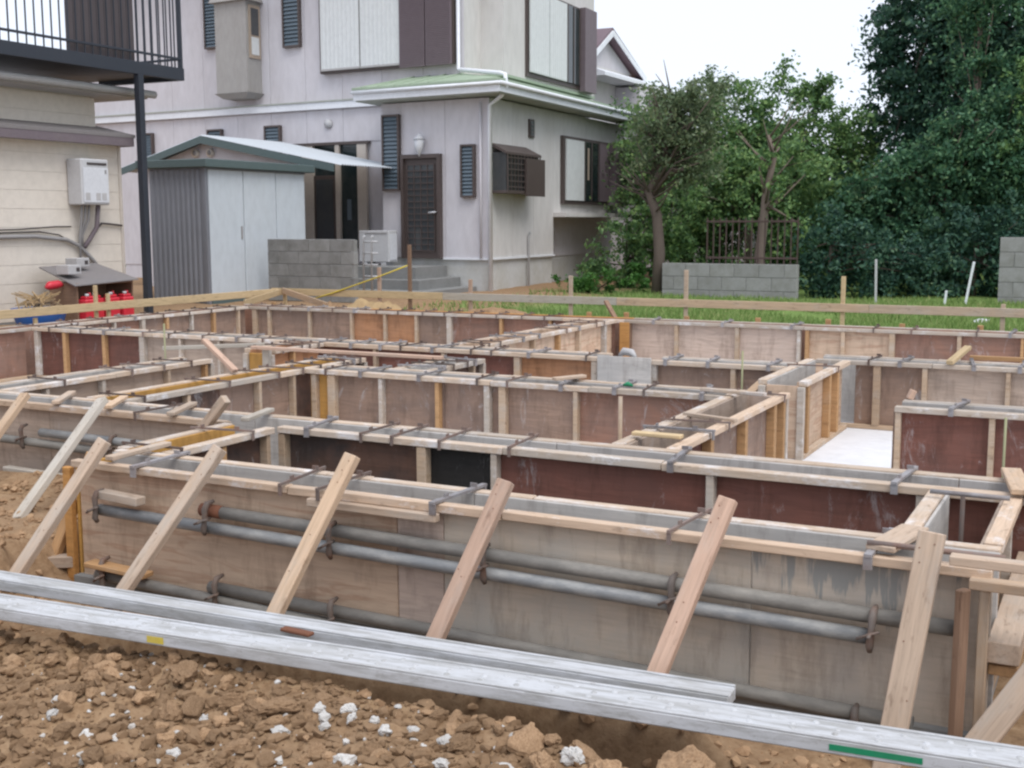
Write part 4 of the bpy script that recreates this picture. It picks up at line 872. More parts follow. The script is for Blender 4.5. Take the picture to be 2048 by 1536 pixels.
# shutter boxes
def shutter_front(s0, s1, z0, z1, mat, parent, t0, t1, ribs):
    o = hbox('shutter', s0, s1, t0, t1, z0, z1, mat, parent)
    return o
sb = hbox('shutter_frame', 1.15, 4.24, .76, .9, 4.36, 6.3, 'brown_metal', house)
def ribs(parent, segs, mat):
    """Shallow pressed ribs joined into one part of a shutter."""
    bm = bmesh.new()
    for q in segs:
        bm.faces.new([bm.verts.new(p - Kp) for p in (q[0], q[1], q[2], q[3])]); bm.faces.new([bm.verts.new(p - Kp) for p in (q[3], q[2], q[4], q[5])])
    me = bpy.data.meshes.new('ribs'); bm.to_mesh(me); bm.free(); put('ribs', me, M[mat], parent, Matrix.Translation(Kp))['kind'] = 'stuff'
for s0, s1 in ((2.33, 3.24), (3.27, 4.2)):
    p_ = hbox('shutter', s0, s1, .74, .7595, 4.40, 6.3, 'shutter_white', sb)
    ribs(p_, [(H(a, .7395, 4.44), H(a, .7395, 6.28), H(a + .03, .731, 6.28), H(a + .03, .731, 4.44), H(a + .06, .7395, 6.28), H(a + .06, .7395, 4.44)) for a in np.arange(s0 + .04, s1 - .08, .10)], 'shutter_white')
    hbox('shutter_rail', s0, s1, .725, .7394, 4.40, 4.435, 'eave_grey', p_)
for s0, s1 in ((1.17, 1.72), (1.75, 2.31)):
    p_ = hbox('shutter', s0, s1, .70, .7595, 4.34, 6.3, 'shutter_brown', sb)
    bm = bmesh.new()
    for k in range(60):
        z_ = 4.37 + k * .032
        q = [H(s0 + .02, .6995, z_) - Kp, H(s1 - .02, .6995, z_) - Kp, H(s1 - .02, .688, z_ + .012) - Kp, H(s0 + .02, .688, z_ + .012) - Kp, H(s1 - .02, .6995, z_ + .024) - Kp, H(s0 + .02, .6995, z_ + .024) - Kp]
        v_ = [bm.verts.new(p) for p in q]; bm.faces.new((v_[0], v_[1], v_[2], v_[3])); bm.faces.new((v_[3], v_[2], v_[4], v_[5]))
    me = bpy.data.meshes.new('ribs'); bm.to_mesh(me); bm.free(); put('ribs', me, M['shutter_brown'], p_, Matrix.Translation(Kp))['kind'] = 'stuff'
# upper bay on the right side (t measured from the corner of the upper floor)
T0 = .92
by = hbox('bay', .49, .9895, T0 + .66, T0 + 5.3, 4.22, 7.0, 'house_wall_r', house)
hbox('bay_underside', .47, .9895, T0 + .64, T0 + 5.32, 4.17, 4.2195, 'green_roof', by)
uw = hbox('window', .45, .4895, T0 + 1.62, T0 + 5.15, 4.27, 5.95, 'brown_metal', by)
for t0, t1 in ((1.70, 2.62), (2.65, 3.55)):
    p_ = hbox('shutter', .40, .4295, T0 + t0, T0 + t1, 4.36, 5.9, 'shutter_white', uw)
    ribs(p_, [(H(.3995, T0 + a, 4.38), H(.3995, T0 + a, 5.88), H(.391, T0 + a + .03, 5.88), H(.391, T0 + a + .03, 4.38), H(.3995, T0 + a + .06, 5.88), H(.3995, T0 + a + .06, 4.38)) for a in np.arange(t0 + .04, t1 - .08, .11)], 'shutter_white')
for t_ in (3.60, 3.93, 4.26): hbox('sash', .395, .4096, T0 + t_ - .02, T0 + t_ + .02, 4.36, 5.9, 'brown_metal', uw)
hbox('pane', .41, .4295, T0 + 3.58, T0 + 4.30, 4.36, 5.9, 'glass', uw)
hbox('shutter', .30, .4294, T0 + 4.32, T0 + 5.0, 4.24, 5.95, 'shutter_brown', uw)
# lower right windows
w_ = hbox('window', -.03, .0045, 1.65, 1.88, 3.05, 3.38, 'brown_metal', house); hbox('pane', -.036, -.0305, 1.69, 1.84, 3.09, 3.34, 'glass_grey', w_)
for k in range(3): hbox('bar', -.042, -.0365, 1.69, 1.84, 3.14 + .07 * k, 3.155 + .07 * k, 'brown_metal', w_)
bw = hbox('bay_window', -.28, .0045, .12, 1.52, 2.05, 2.70, 'glass_grey', house)
poly('hood', [H(0.004, .08, 2.86), H(0.004, 1.56, 2.86), H(-.32, .08, 2.701), H(-.32, 1.56, 2.701), H(0.004, .08, 2.80), H(0.004, 1.56, 2.80), H(-.32, .08, 2.66), H(-.32, 1.56, 2.66)], [(0, 1, 3, 2), (4, 5, 7, 6), (2, 3, 7, 6), (0, 2, 6, 4), (1, 3, 7, 5)], 'brown_metal', bw)
hbox('sill', -.32, .0044, .08, 1.56, 2.0, 2.0495, 'brown_metal', bw)
for k in range(11): hbox('grille_bar', -.32, -.30, .12 + 1.4 * k / 10 - .01, .12 + 1.4 * k / 10 + .01, 2.05, 2.66, 'brown_metal', bw)
for k in range(6): hbox('grille_bar', -.333, -.321, .11, 1.53, 2.1 + .1 * k, 2.118 + .1 * k, 'brown_metal', bw)
hbox('shutter', -.37, -.334, .80, 1.62, 1.96, 2.62, 'brown_metal', bw)
lw = hbox('window', -.07, .0044, 3.2, 6.5, 1.85, 3.18, 'brown_metal', house)
hbox('shutter', -.10, -.0701, 3.30, 4.25, 1.93, 3.12, 'shutter_white', lw); hbox('pane', -.09, -.0701, 4.27, 5.1, 1.93, 3.12, 'glass', lw); [hbox('sash', -.104, -.0902, t_ - .02, t_ + .02, 1.93, 3.12, 'brown_metal', lw) for t_ in (4.29, 4.68, 5.08)]; hbox('curtain', -.094, -.0905, 4.45, 4.55, 2.35, 3.0, 'turret_brown', lw)
hbox('shutter', -.11, -.0701, 5.12, 5.7, 1.93, 3.12, 'shutter_brown', lw); hbox('shutter', -.26, -.0701, 5.72, 6.5, 1.85, 3.18, 'shutter_brown', lw)
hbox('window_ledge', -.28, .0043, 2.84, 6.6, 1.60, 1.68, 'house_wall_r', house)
tube('vent_pipe', [H(-.03, 1.6, 0.1), H(-.03, 1.6, 1.25), H(-.06, 1.6, 1.32), H(-.07, 1.6, 1.28)], 0.02, 'white_side', house, 8)
# porch steps
st = thing('porch_steps', 'concrete steps up to the house door', 'steps', H(1.5, -.5, .25))
hbox('step', -.05 + .95, 3.6, -1.15, -.001, 0.1, .74, 'concrete', st)
hbox('step', .62, 3.7, -1.50, -.001, 0.1, .54, 'concrete', st); hbox('step', .28, 3.8, -1.85, -.0012, 0.1, .38, 'concrete', st)

# ------------------------------------------------------------------ neighbours' buildings
# far house behind the lilac one
fh = thing('far_house', 'cream gabled house with purple roof tiles beyond the lilac house', 'house', (-13, 30, .3))
box('wall', (-20, 28.85, 0), (-12.700, 31.9, 5.55), 'house_wall_r', fh, 0)
prism('gable', [(-12.710, 28.7, 5.551), (-12.710, 32.1, 5.551), (-12.710, 30.1, 6.35)], (-7, 0, 0), 'house_wall', fh)
prism('roof', [(-12.450, 28.45, 5.45), (-12.450, 30.1, 6.42), (-12.450, 30.1, 6.56), (-12.450, 28.35, 5.53)], (-8, 0, 0), 'tile', fh)
prism('roof', [(-12.450, 32.5, 5.45), (-12.450, 30.101, 6.42), (-12.450, 30.101, 6.56), (-12.450, 32.6, 5.53)], (-8, 0, 0), 'tile', fh)
beam('barge_board', (-12.440, 28.4, 5.44), (-12.440, 30.1, 6.42), .03, .14, 'trim', fh); beam('barge_board', (-12.440, 32.55, 5.44), (-12.440, 30.1, 6.42), .03, .14, 'trim', fh)
prism('pent_roof', [(-12.690, 28.5, 5.50), (-12.000, 28.5, 5.25), (-12.000, 28.5, 5.16), (-12.690, 28.5, 5.16)], (0, 4.2, 0), 'trim', fh)
box('annex', (-12.690, 30.9, 0), (-12.000, 33, 5.1), 'house_wall', fh, 0); box('window', (-11.990, 31.6, 3.9), (-11.960, 32.4, 4.9), 'shutter_brown', fh)
# grey building glimpsed through the trees
gh = thing('distant_house', 'pale grey house glimpsed low through the trees', 'house', (-9.6, 28, .3))
box('wall', (-12.2, 28, 0), (-8.2, 33, 2.6), 'house_wall', gh, 0); prism('roof', [(-12.5, 27.6, 2.6), (-7.9, 27.6, 2.6), (-10.2, 27.6, 3.9)], (0, 6, 0), 'roof_grey', gh)
# cream house at left
ch = thing('cream_house', 'cream clapboard house with purple fascia at the left edge', 'house', (-11.9, 10, .3))
box('wall', (-15, 4.0, 0), (-11.925, 11.85, 2.55), 'cream', ch, 0)
for k in range(10):
    z0 = 0.33 + k * .225
    o = prism('siding_board', [(-11.924, 4.0, z0), (-11.903, 4.0, z0), (-11.906, 4.0, z0 + .2235), (-11.924, 4.0, z0 + .2235)], (0, 7.86, 0), 'cream', ch)
box('corner_trim', (-11.93, 11.862, .2), (-11.89, 11.91, 2.55), 'cream_post', ch)
box('foundation', (-11.93, 4.0, 0.1), (-11.905, 11.84, .325), 'concrete', ch)
prism('roof', [(-11.66, 4.0, 2.60), (-11.66, 4.0, 2.64), (-12.6, 4.0, 2.84), (-12.6, 4.0, 2.76)], (0, 7.95, 0), 'roof_grey', ch)
box('fascia', (-11.71, 4.0, 2.49), (-11.665, 11.93, 2.61), 'purple', ch); box('fascia', (-12.5, 11.915, 2.49), (-11.711, 11.93, 2.61), 'purple', ch)
box('soffit', (-11.925, 4.0, 2.50), (-11.711, 11.914, 2.515), 'eave_grey', ch)
box('upper_wall', (-15, 4.0, 2.6), (-12.225, 11.75, 3.14), 'cream', ch, 0)
for k in range(2):
    z0 = 2.67 + k * .225
    prism('siding_board', [(-12.224, 4.0, z0), (-12.203, 4.0, z0), (-12.206, 4.0, z0 + .2235), (-12.224, 4.0, z0 + .2235)], (0, 7.8, 0), 'cream', ch)
box('main_eave', (-15, 4.0, 3.14), (-11.80, 12.35, 3.22), 'eave_grey', ch); tube('gutter', [(-11.74, 4.0, 3.21), (-11.74, 12.42, 3.20)], .05, 'eave_grey', ch, 8)
tube('downpipe', [(-11.86, 9.72, 2.4), (-11.86, 9.72, 0.1)], .035, 'purple', ch, 8)
wh = thing('water_heater', 'white gas water heater box on the cream wall', 'water heater', (-11.78, 11.2, 1.7))
box('case', (-11.895, 10.985, 1.73), (-11.64, 11.44, 2.30), 'white_side', wh, .015)
box('vent_slot', (-11.641, 11.08, 2.225), (-11.634, 11.40, 2.255), 'cable', wh, .001)
box('front_cover', (-11.6395, 11.01, 1.76), (-11.630, 11.42, 2.19), 'white_metal', wh, .003)
box('badge', (-11.6295, 11.36, 2.12), (-11.628, 11.39, 2.17), 'pvc_grey', wh, 0)
for y_ in (11.03, 11.20, 11.30): box('grid_vent', (-11.6295, y_, 1.79), (-11.626, y_ + .075, 1.88), 'eave_grey', wh, .001)
for y0, y1, z1 in ((11.08, 11.10, .95), (11.14, 11.11, 1.2), (11.20, 11.14, 1.2)):
    tube('supply_pipe', [(-11.76, y0, 1.74), (-11.78, y0, 1.55), (-11.84, y1, 1.35), (-11.85, y1, z1)], .016, 'pvc_grey', wh, 8)
tube('supply_pipe', [(-11.74, 11.33, 1.74), (-11.78, 11.33, 1.45), (-11.84, 11.24, 1.28), (-11.85, 11.17, 1.2)], .03, 'purple', wh, 8)
o = tube('conduit', [(-11.86, 9.5, 1.34), (-11.86, 10.4, 1.345), (-11.86, 10.9, 1.30), (-11.86, 11.1, 1.22), (-11.86, 11.3, 1.05), (-11.84, 11.45, .86)], .025, 'pvc_grey', None, 8); tag(o, 'grey conduit running along the cream wall below the heater', 'conduit')
o = tube('cable', [(-11.88, 9.5, 1.42), (-11.88, 10.2, 1.43), (-11.88, 10.75, 1.46), (-11.88, 11.0, 1.46)], .009, 'cable', None, 6); tag(o, 'upper thin dark cable on the cream wall', 'cable')
o = tube('cable', [(-11.88, 9.5, 1.385), (-11.88, 10.5, 1.40), (-11.88, 10.8, 1.36), (-11.88, 11.05, 1.24)], .009, 'cable', None, 6); tag(o, 'lower thin dark cable drooping to the conduit', 'cable')
o = tube('cable', [(-11.87, 11.35, 1.38), (-11.87, 11.5, 1.50), (-11.87, 11.65, 1.49), (-11.87, 11.85, 1.47)], .014, 'cable', None, 6); tag(o, 'short dark hose at the right corner of the cream wall', 'cable')
# balcony
ba = thing('balcony', 'black steel balcony on a post above the cream house', 'balcony', (-11.5, 11.8, .3))
box('edge_beam', (-11.54, 4, 3.40), (-11.48, 12.72, 3.56), 'black_steel', ba)
box('edge_beam', (-13.0, 12.66, 3.401), (-11.541, 12.72, 3.559), 'black_steel', ba); box('deck', (-13.4, 4, 3.46), (-11.545, 12.655, 3.52), 'black_steel', ba, 0)
box('post', (-11.56, 11.86, 0.1), (-11.47, 11.95, 3.399), 'black_steel', ba)
for z_ in (3.68, 4.60): beam('rail', (-11.5, 4, z_), (-11.5, 12.70, z_), .03, .03, 'black_steel', ba); beam('rail', (-13, 12.69, z_ + .001), (-11.52, 12.69, z_ + .001), .03, .03, 'black_steel', ba)
for k in range(30): box('baluster', (-11.507, 9.0 + k * .125, 3.55), (-11.493, 9.014 + k * .125, 4.60), 'black_steel', ba, 0)
for k in range(9): box('baluster', (-11.62 - k * .13, 12.683, 3.52), (-11.606 - k * .13, 12.697, 4.54), 'black_steel', ba, 0)
box('corner_post', (-11.52, 12.66, 3.5602), (-11.48, 12.70, 4.66), 'black_steel', ba)
for k in range(9):
    box('screen_board', (-11.57, 10.78 + k * .125, 3.46), (-11.555, 10.895 + k * .125, 4.7), 'screen', ba, .002)
# storage shed
sh = thing('storage_shed', 'metal garden shed with dark ribbed end and pale doors', 'shed', (-13, 15, .3))
box('body', (-13.6, 14.20, 0.2), (-12.47, 16.6, 2.33), 'shed_dark', sh, 0)
bm = bmesh.new(); xs_ = np.linspace(-13.6, -12.5, 45)
pr = [(x, 14.195 - (0.022 if (k // 2) % 2 else 0.0)) for k, x in enumerate(xs_)]
va = [[bm.verts.new((x + 13.05, y - 14.19, z)) for z in (0, 2.0)] for x, y in pr]
for a, b_ in zip(va, va[1:]): bm.faces.new((a[0], b_[0], b_[1], a[1]))
me = bpy.data.meshes.new('ribbed_end'); bm.to_mesh(me); bm.free(); put('ribbed_end', me, M['shed_dark'], sh, Matrix.Translation((-13.05, 14.19, .3)))
box('corner_post', (-12.50, 14.15, .2), (-12.44, 14.21, 2.33), 'shed_dark', sh)
for y0, y1 in ((14.215, 15.02), (15.03, 15.83), (15.84, 16.6)): box('door_panel', (-12.468, y0, .32), (-12.44, y1 - .008, 2.32), 'shed_pale', sh, .008)
box('sill', (-12.47, 14.2, .2), (-12.42, 16.6, .318), 'shed_green', sh); box('door_handle', (-12.439, 14.93, 1.25), (-12.425, 14.96, 1.45), 'pvc_grey', sh); box('door_track', (-12.45, 14.2, 2.30), (-12.425, 16.6, 2.329), 'shed_dark', sh)
box('roof', (-13.75, 14.05, 2.331), (-12.33, 16.75, 2.455), 'shed_green', sh, .01)
# gabled hut with corrugated roof
hu = thing('gabled_hut', 'low hut with green gable trim and corrugated canopy behind the shed', 'hut', (-14, 17.2, .3))
box('wall', (-16.7, 17.2, 0.1), (-14.9, 19.3, 2.45), 'house_wall', hu, 0)
prism('gable', [(-16.8, 17.2, 2.45), (-12.6, 17.2, 2.47), (-15.0, 17.2, 2.98)], (0, .1, 0), 'house_wall', hu)
for x_ in (-15.30, -14.95): tube('round_vent', [(x_, 17.2, 2.76), (x_, 17.13, 2.76)], .075, 'cream', hu, 12); tube('vent_hole', [(x_, 17.131, 2.76), (x_, 17.126, 2.76)], .045, 'pvc_grey', hu, 10)
def corr(name, x0, z0, x1, z1, y0, y1):
    bm = bmesh.new(); n = int((y1 - y0) / .038); rows = []
    for k in range(n + 1):
        y_ = y0 + (y1 - y0) * k / n; dz = .012 * (1 if k % 2 else -1); rows.append([bm.verts.new((x0 + 14, y_ - 18, z0 + dz)), bm.verts.new((x1 + 14, y_ - 18, z1 + dz))])
    for a, b_ in zip(rows, rows[1:]): bm.faces.new((a[0], a[1], b_[1], b_[0]))
    me = bpy.data.meshes.new(name); bm.to_mesh(me); bm.free(); put(name, me, M['corrugated'], hu, Matrix.Translation((-14, 18, 0)))
corr('corrugated_roof', -15.0, 3.07, -11.95, 2.475, 16.98, 19.25); corr('corrugated_roof', -15.0, 3.07, -17.2, 2.47, 16.98, 19.25)
prism('verge_board', [(-15.0, 16.95, 3.05), (-12.1, 16.95, 2.48), (-12.1, 16.95, 2.36), (-15.0, 16.95, 2.92)], (0, .035, 0), 'shed_green', hu)
prism('verge_board', [(-15.0, 16.951, 3.05), (-17.1, 16.951, 2.48), (-17.1, 16.951, 2.36), (-15.0, 16.951, 2.92)], (0, .035, 0), 'shed_green', hu)
# block walls
def block_wall(name, label, x0, x1, y0, z0, z1, thick, mat, bw_=0.40, bh=0.20):
    t = thing(name, label, 'block wall', ((x0 + x1) / 2, y0, z0)); box('mortar_core', (x0 + .01, y0 + .012, z0), (x1 - .01, y0 + thick - .012, z1 - .012), mat, t, 0)
    n = max(1, round((z1 - z0) / bh)); h = (z1 - z0) / n
    for r in range(n):
        x = x0 - (bw_ / 2 if r % 2 else 0)
        while x < x1 - .01:
            a, b_ = max(x, x0), min(x + bw_, x1)
            if b_ - a > .05: box('block', (a + .004, y0 + random.uniform(0, .004), z0 + r * h + .004), (b_ - .004, y0 + thick, z0 + (r + 1) * h - .004), mat, t, .004)
            x += bw_
    return t
block_wall('block_wall', 'low grey block wall standing before the shed and the steps', -12.15, -10.5, 15.2, .28, 1.25, .12, 'block')
bwr = block_wall('block_wall', 'low grey block wall under the rusty grille by the trees', -6.76, -4.56, 18.5, .20, .84, .15, 'block_pale')
gr = thing('iron_grille', 'rusty iron grille standing on the low wall by the trees', 'grille', (-5.3, 18.58, .84))
for z_ in (.93, 1.50): beam('rail', (-6.05, 18.58, z_), (-4.58, 18.58, z_), .03, .03, 'rust_bar', gr)
for k in range(15): box('bar', (-6.04 + k * .1035, 18.572, .842), (-6.022 + k * .1035, 18.588, 1.56), 'rust_bar', gr, 0)
block_wall('block_wall', 'taller pale block wall at the right edge of the lawn', -1.67, 1.2, 18.5, .20, 1.27, .15, 'block_pale')
o = beam('leaning_pole', (-2.06, 18.0, .2), (-1.95, 18.0, .93), .07, .03, 'trim'); tag(o, 'white flat pole leaning before the dark trees', 'pole')
o = beam('white_stake', (-3.27, 18.0, .2), (-3.29, 18.0, .95), .035, .03, 'white_side'); tag(o, 'thin pale stake upright before the dark trees', 'stake')
o = beam('white_stake', (-2.33, 18.0, .2), (-2.3, 18.0, .52), .04, .03, 'trim'); tag(o, 'short white stake beside the leaning pole', 'stake')
# air conditioner unit
ac = thing('air_conditioner', 'white outdoor air conditioner unit on the porch', 'air conditioner', (-12.0, 18.2, .78))
box('case', (-12.36, 18.05, .80), (-11.72, 18.33, 1.36), 'white_side', ac, .012); box('foot', (-12.3, 18.06, .74), (-12.2, 18.32, .80), 'white_side', ac); box('foot', (-11.9, 18.06, .74), (-11.8, 18.32, .80), 'white_side', ac)
box('top_lip', (-12.22, 18.042, 1.30), (-11.76, 18.049, 1.32), 'pvc_grey', ac, .001); box('side_cover', (-11.719, 18.08, .84), (-11.71, 18.3, 1.30), 'white_metal', ac, .002)
# white tube rack beside the block wall
rk = thing('tube_rack', 'white tubular rack between block wall and air conditioner', 'rack', (-10.9, 16.6, .3))
for x_ in (-11.28, -11.12): tube('upright', [(x_, 16.6, .3), (x_, 16.6, 1.25), (x_ + .03, 16.6, 1.29)], .018, 'white_side', rk, 6)
for k in range(4): tube('rung', [(-11.28, 16.6, .62 + k * .19), (-11.0, 16.6, .62 + k * .19)], .015, 'white_side', rk, 6)
# shelf with red cans
sf = thing('open_shelf', 'brown open-front shelf box with red cans under the heater', 'shelf', (-11.2, 10.6, .3))
for lo, hi in (((-11.45, 10.22, .25), (-11.0, 10.245, .80)), ((-11.45, 11.10, .25), (-11.0, 11.125, .80)), ((-11.45, 10.246, .775), (-11.0, 11.099, .80)), ((-11.45, 10.246, .28), (-11.43, 11.099, .774))): box('panel', lo, hi, 'wood_dark', sf)
o = poly('dark_sheet', [(-11.75, 10.35, .98), (-11.75, 11.25, 1.0), (-10.95, 10.15, .78), (-10.90, 11.12, .82), (-11.75, 10.35, .965), (-11.75, 11.25, .985), (-10.95, 10.15, .768), (-10.90, 11.12, .808)], [(0, 1, 3, 2), (4, 6, 7, 5), (2, 3, 7, 6), (0, 2, 6, 4), (1, 5, 7, 3), (0, 4, 5, 1)], 'roof_grey'); tag(o, 'dark sloping sheet weighted on top of the shelf', 'sheet')
for lab, y_, z_, x_ in (('grey hollow block on the left of the dark sheet', 10.35, .88, -11.25), ('grey hollow block on the right of the dark sheet', 10.72, .95, -11.5)):
    t = thing('hollow_block', lab, 'block', (x_, y_, z_)); box('shell', (x_ - .1, y_ - .1, z_ + .02), (x_ + .1, y_ + .1, z_ + .13), 'eave_grey', t, .006); box('hole', (x_ + .098, y_ + .02, z_ + .05), (x_ + .1015, y_ + .075, z_ + .10), 'cable', t, .001)
def can(label, y_, x_):
    t = thing('fuel_can', label, 'jerrycan', (x_, y_, .30), 'red jerrycans in the shelf')
    box('body', (x_ - .15, y_ - .085, .30), (x_, y_ + .085, .61), 'red', t, .014)
    box('shoulder', (x_ - .13, y_ - .06, .6105), (x_ - .02, y_ + .06, .645), 'red', t, .012)
    tube('cap', [(x_ - .045, y_ - .03, .645), (x_ - .045, y_ - .03, .675)], .025, 'white_side', t, 8); tube('handle', [(x_ - .06, y_ + .04, .64), (x_ - .06, y_ + .03, .68), (x_ - .1, y_ + .03, .68), (x_ - .11, y_ + .04, .64)], .01, 'red', t, 6)
for lab, y_, x_ in (('leftmost red jerrycan in the shelf', 10.35, -10.9), ('second red jerrycan, behind the tall stake', 10.53, -10.97), ('red jerrycan right of the two stakes', 10.74, -10.92), ('rightmost red jerrycan in the shelf', 10.95, -10.9)): can(lab, y_, x_)
tb = thing('blue_tub', 'blue plastic tub heaped with brown twigs by the cream wall', 'tub', (-11.1, 9.75, .3))
tube('tub', [(-11.1, 9.75, .25), (-11.1, 9.75, .50), (-11.1, 9.75, .54)], [.22, .30, .31], 'blue', tb, 18)
bm = bmesh.new()
for k in range(60):
    a, b_ = random.uniform(0, 6.28), random.uniform(0, 6.28); r1_, r2_ = random.uniform(0, .25), random.uniform(.05, .3)
    tube_bm(bm, [(r1_ * math.cos(a), r1_ * math.sin(a), random.uniform(.0, .1)), (r2_ * math.cos(b_), r2_ * math.sin(b_), random.uniform(.03, .2))], .008, 4)
me = bpy.data.meshes.new('twigs'); bm.to_mesh(me); bm.free(); put('twigs', me, M['straw'], tb, Matrix.Translation((-11.1, 9.75, .53)))['kind'] = 'stuff'
o = tube('red_scoop', [(-11.2, 9.95, .76), (-11.2, 10.0, .78), (-11.2, 10.14, .79), (-11.2, 10.2, .78)], [.02, .05, .05, .02], 'red', None, 8); tag(o, 'red scoop lying left of the dark sheet', 'scoop')
# rope
o = tube('barrier_rope', [(-9.6, 12.93, .50), (-9.3, 12.93, .58), (-8.6, 12.94, .80), (-8.13, 12.94, .96)], .009, 'yellow_paint', None, 6); tag(o, 'yellow and black rope tied to the tall dark stake', 'rope')
o = tube('barrier_rope', [(-10.05, 7.6, .36), (-10.03, 8.8, .40), (-10.05, 10.0, .37), (-10.0, 11.8, .44)], .007, 'yellow_paint', None, 6); tag(o, 'yellow rope along the far left form under the batter board', 'rope')

# ------------------------------------------------------------------ vegetation
def leaf_mesh(name, P, size, seed, up=0.5, aspect=0.55):
    g = np.random.default_rng(seed); n = len(P)
    d = g.normal(size=(n, 3)); d /= np.linalg.norm(d, axis=1, keepdims=True)
    nr = g.normal(size=(n, 3)); nr[:, 2] += up * 3; nr -= d * (nr * d).sum(1, keepdims=True); nr /= np.linalg.norm(nr, axis=1, keepdims=True)
    s = np.cross(nr, d); L = (size * g.uniform(.6, 1.35, n))[:, None]
    c = np.stack([P - d * L * .5, P + s * L * aspect * .5 + nr * L * .08, P + d * L * .5, P - s * L * aspect * .5 + nr * L * .08], 1).astype(np.float32)
    me = bpy.data.meshes.new(name); me.vertices.add(n * 4); me.vertices.foreach_set('co', c.ravel())
    me.loops.add(n * 4); me.loops.foreach_set('vertex_index', np.arange(n * 4, dtype=np.int32))
    me.polygons.add(n); me.polygons.foreach_set('loop_start', np.arange(0, n * 4, 4, dtype=np.int32)); me.update(calc_edges=True); return me

def crown_points(blobs, n, seed, clump=0.28, shell=0.55):
    g = np.random.default_rng(seed); vol = np.array([b_[3] * b_[4] * b_[5] for b_ in blobs]); vol = vol / vol.sum(); pts, cl = [], []
    for b_, v_ in zip(blobs, vol):
        k = max(3, int(v_ * n)); nc = max(5, int(k / 70))
        d = g.normal(size=(nc, 3)); d /= np.linalg.norm(d, axis=1, keepdims=True)
        c = d * (shell + (1.10 - shell) * g.random((nc, 1)) ** .8) * np.array(b_[3:6]) + np.array(b_[:3])
        w_ = g.gamma(1.6, 1, nc); i = g.choice(nc, k, p=w_ / w_.sum()); sc_ = clump * g.uniform(.35, 1.15, nc)
        ax = d + g.normal(size=(nc, 3)) * .55; ax[:, 2] -= .15; ax /= np.linalg.norm(ax, axis=1, keepdims=True)
        t_ = g.normal(size=(k, 1)) * 1.05
        p = c[i] + ax[i] * t_ * sc_[i][:, None] + g.normal(size=(k, 3)) * sc_[i][:, None] * np.array([.42, .42, .30])
        p[:, 2] -= .18 * (t_[:, 0] ** 2) * sc_[i]
        pts.append(p); cl.append(c)
    return np.concatenate(pts), np.concatenate(cl)

def tree(name, label, cat, base, trunk, blobs, n, leaf, size, seed, bark='bark', r0=.12, clump=.28, nbr=26, group=None, bare=0, shell=.55):
    t = thing(name, label, cat, base, group); P, C = crown_points(blobs, n, seed, clump, shell)
    P = P[P[:, 2] > base[2] + 0.02]
    o = np.array(base)
    put('crown', leaf_mesh('crown', P - o, size, seed), M[leaf], t, Matrix.Translation(base))
    g = random.Random(seed); bm = bmesh.new(); tp = [Vector(p) for p in trunk]; nT = len(tp)
    tube_bm(bm, [p - Vector(base) for p in tp], [r0 * (1 - .65 * k / max(1, nT - 1)) for k in range(nT)], 8)
    for k in range(min(nbr, len(C))):
        c = Vector(C[g.randrange(len(C))]); u = g.uniform(.45, 1.0) * (nT - 1); i = min(int(u), nT - 2); s = tp[i].lerp(tp[i + 1], u - i)
        mid = s.lerp(c, .5) + Vector((g.uniform(-.1, .1), g.uniform(-.1, .1), g.uniform(.0, .25)))
        tube_bm(bm, [s - Vector(base), mid - Vector(base), c - Vector(base)], [r0 * .32, r0 * .18, r0 * .06], 5)
    for k in range(bare):
        u = g.uniform(.35, 1.0) * (nT - 1); i = min(int(u), nT - 2); s = tp[i].lerp(tp[i + 1], u - i); d = Vector((g.uniform(-1, 1), g.uniform(-.6, .3), g.uniform(.1, 1.0))).normalized() * g.uniform(.4, .9)
        tube_bm(bm, [s - Vector(base), s + d * .5 + Vector((0, 0, -.03)) - Vector(base), s + d - Vector(base)], [r0 * .22, r0 * .13, r0 * .04], 5)
    me = bpy.data.meshes.new('trunk'); bm.to_mesh(me); bm.free(); put('trunk', me, M[bark], t, Matrix.Translation(base), smooth=True)
    return t
G = 'trees behind the lawn'
tree('garden_tree', 'grey green tree with crooked trunk at the right of the lilac house', 'tree', (-6.92, 18.7, .2), [(-6.92, 18.7, .15), (-6.88, 18.7, 1.0), (-6.95, 18.75, 1.6), (-7.12, 18.8, 2.0), (-6.93, 18.8, 2.3), (-6.85, 18.9, 2.9), (-6.7, 18.95, 3.5)],
     [(-6.75, 18.9, 3.2, .65, .7, .5), (-6.3, 19.1, 3.5, .5, .6, .45), (-6.95, 18.9, 2.75, .35, .5, .45), (-6.45, 18.9, 2.5, .5, .5, .4)], 10000, 'leaf_grey', .07, 1, 'bark', .11, .2, 44, G, bare=30)
tree('pruned_tree', 'pale pruned tree with bare stubby branches behind the iron grille', 'tree', (-5.2, 19.0, .2), [(-5.22, 19.0, .15), (-5.3, 19.0, .95), (-5.24, 19.0, 1.5), (-5.22, 19.0, 1.9), (-5.1, 19.0, 2.5), (-5.2, 19.0, 2.85)],
     [(-5.1, 19.05, 2.3, .6, .4, .5), (-4.7, 19.05, 1.6, .4, .3, .25)], 700, 'leaf_mid', .08, 2, 'bark_pale', .10, .15, 7, G, bare=11)
tree('leafy_tree', 'broad mid green tree left of the sky gap, behind the crooked tree', 'tree', (-7.9, 23, .2), [(-7.9, 23, .1), (-7.8, 23, 1.5), (-7.7, 23, 3)], [(-8.2, 23, 3.0, 1.0, .9, 1.0), (-7.2, 23.2, 3.3, .9, .9, 1.0), (-7.7, 22.6, 1.7, 1.5, .7, 1.0), (-6.6, 23, 2.4, .8, .8, 1.0)], 30000, 'leaf_mid', .095, 3, 'bark', .13, .26, 30, G)
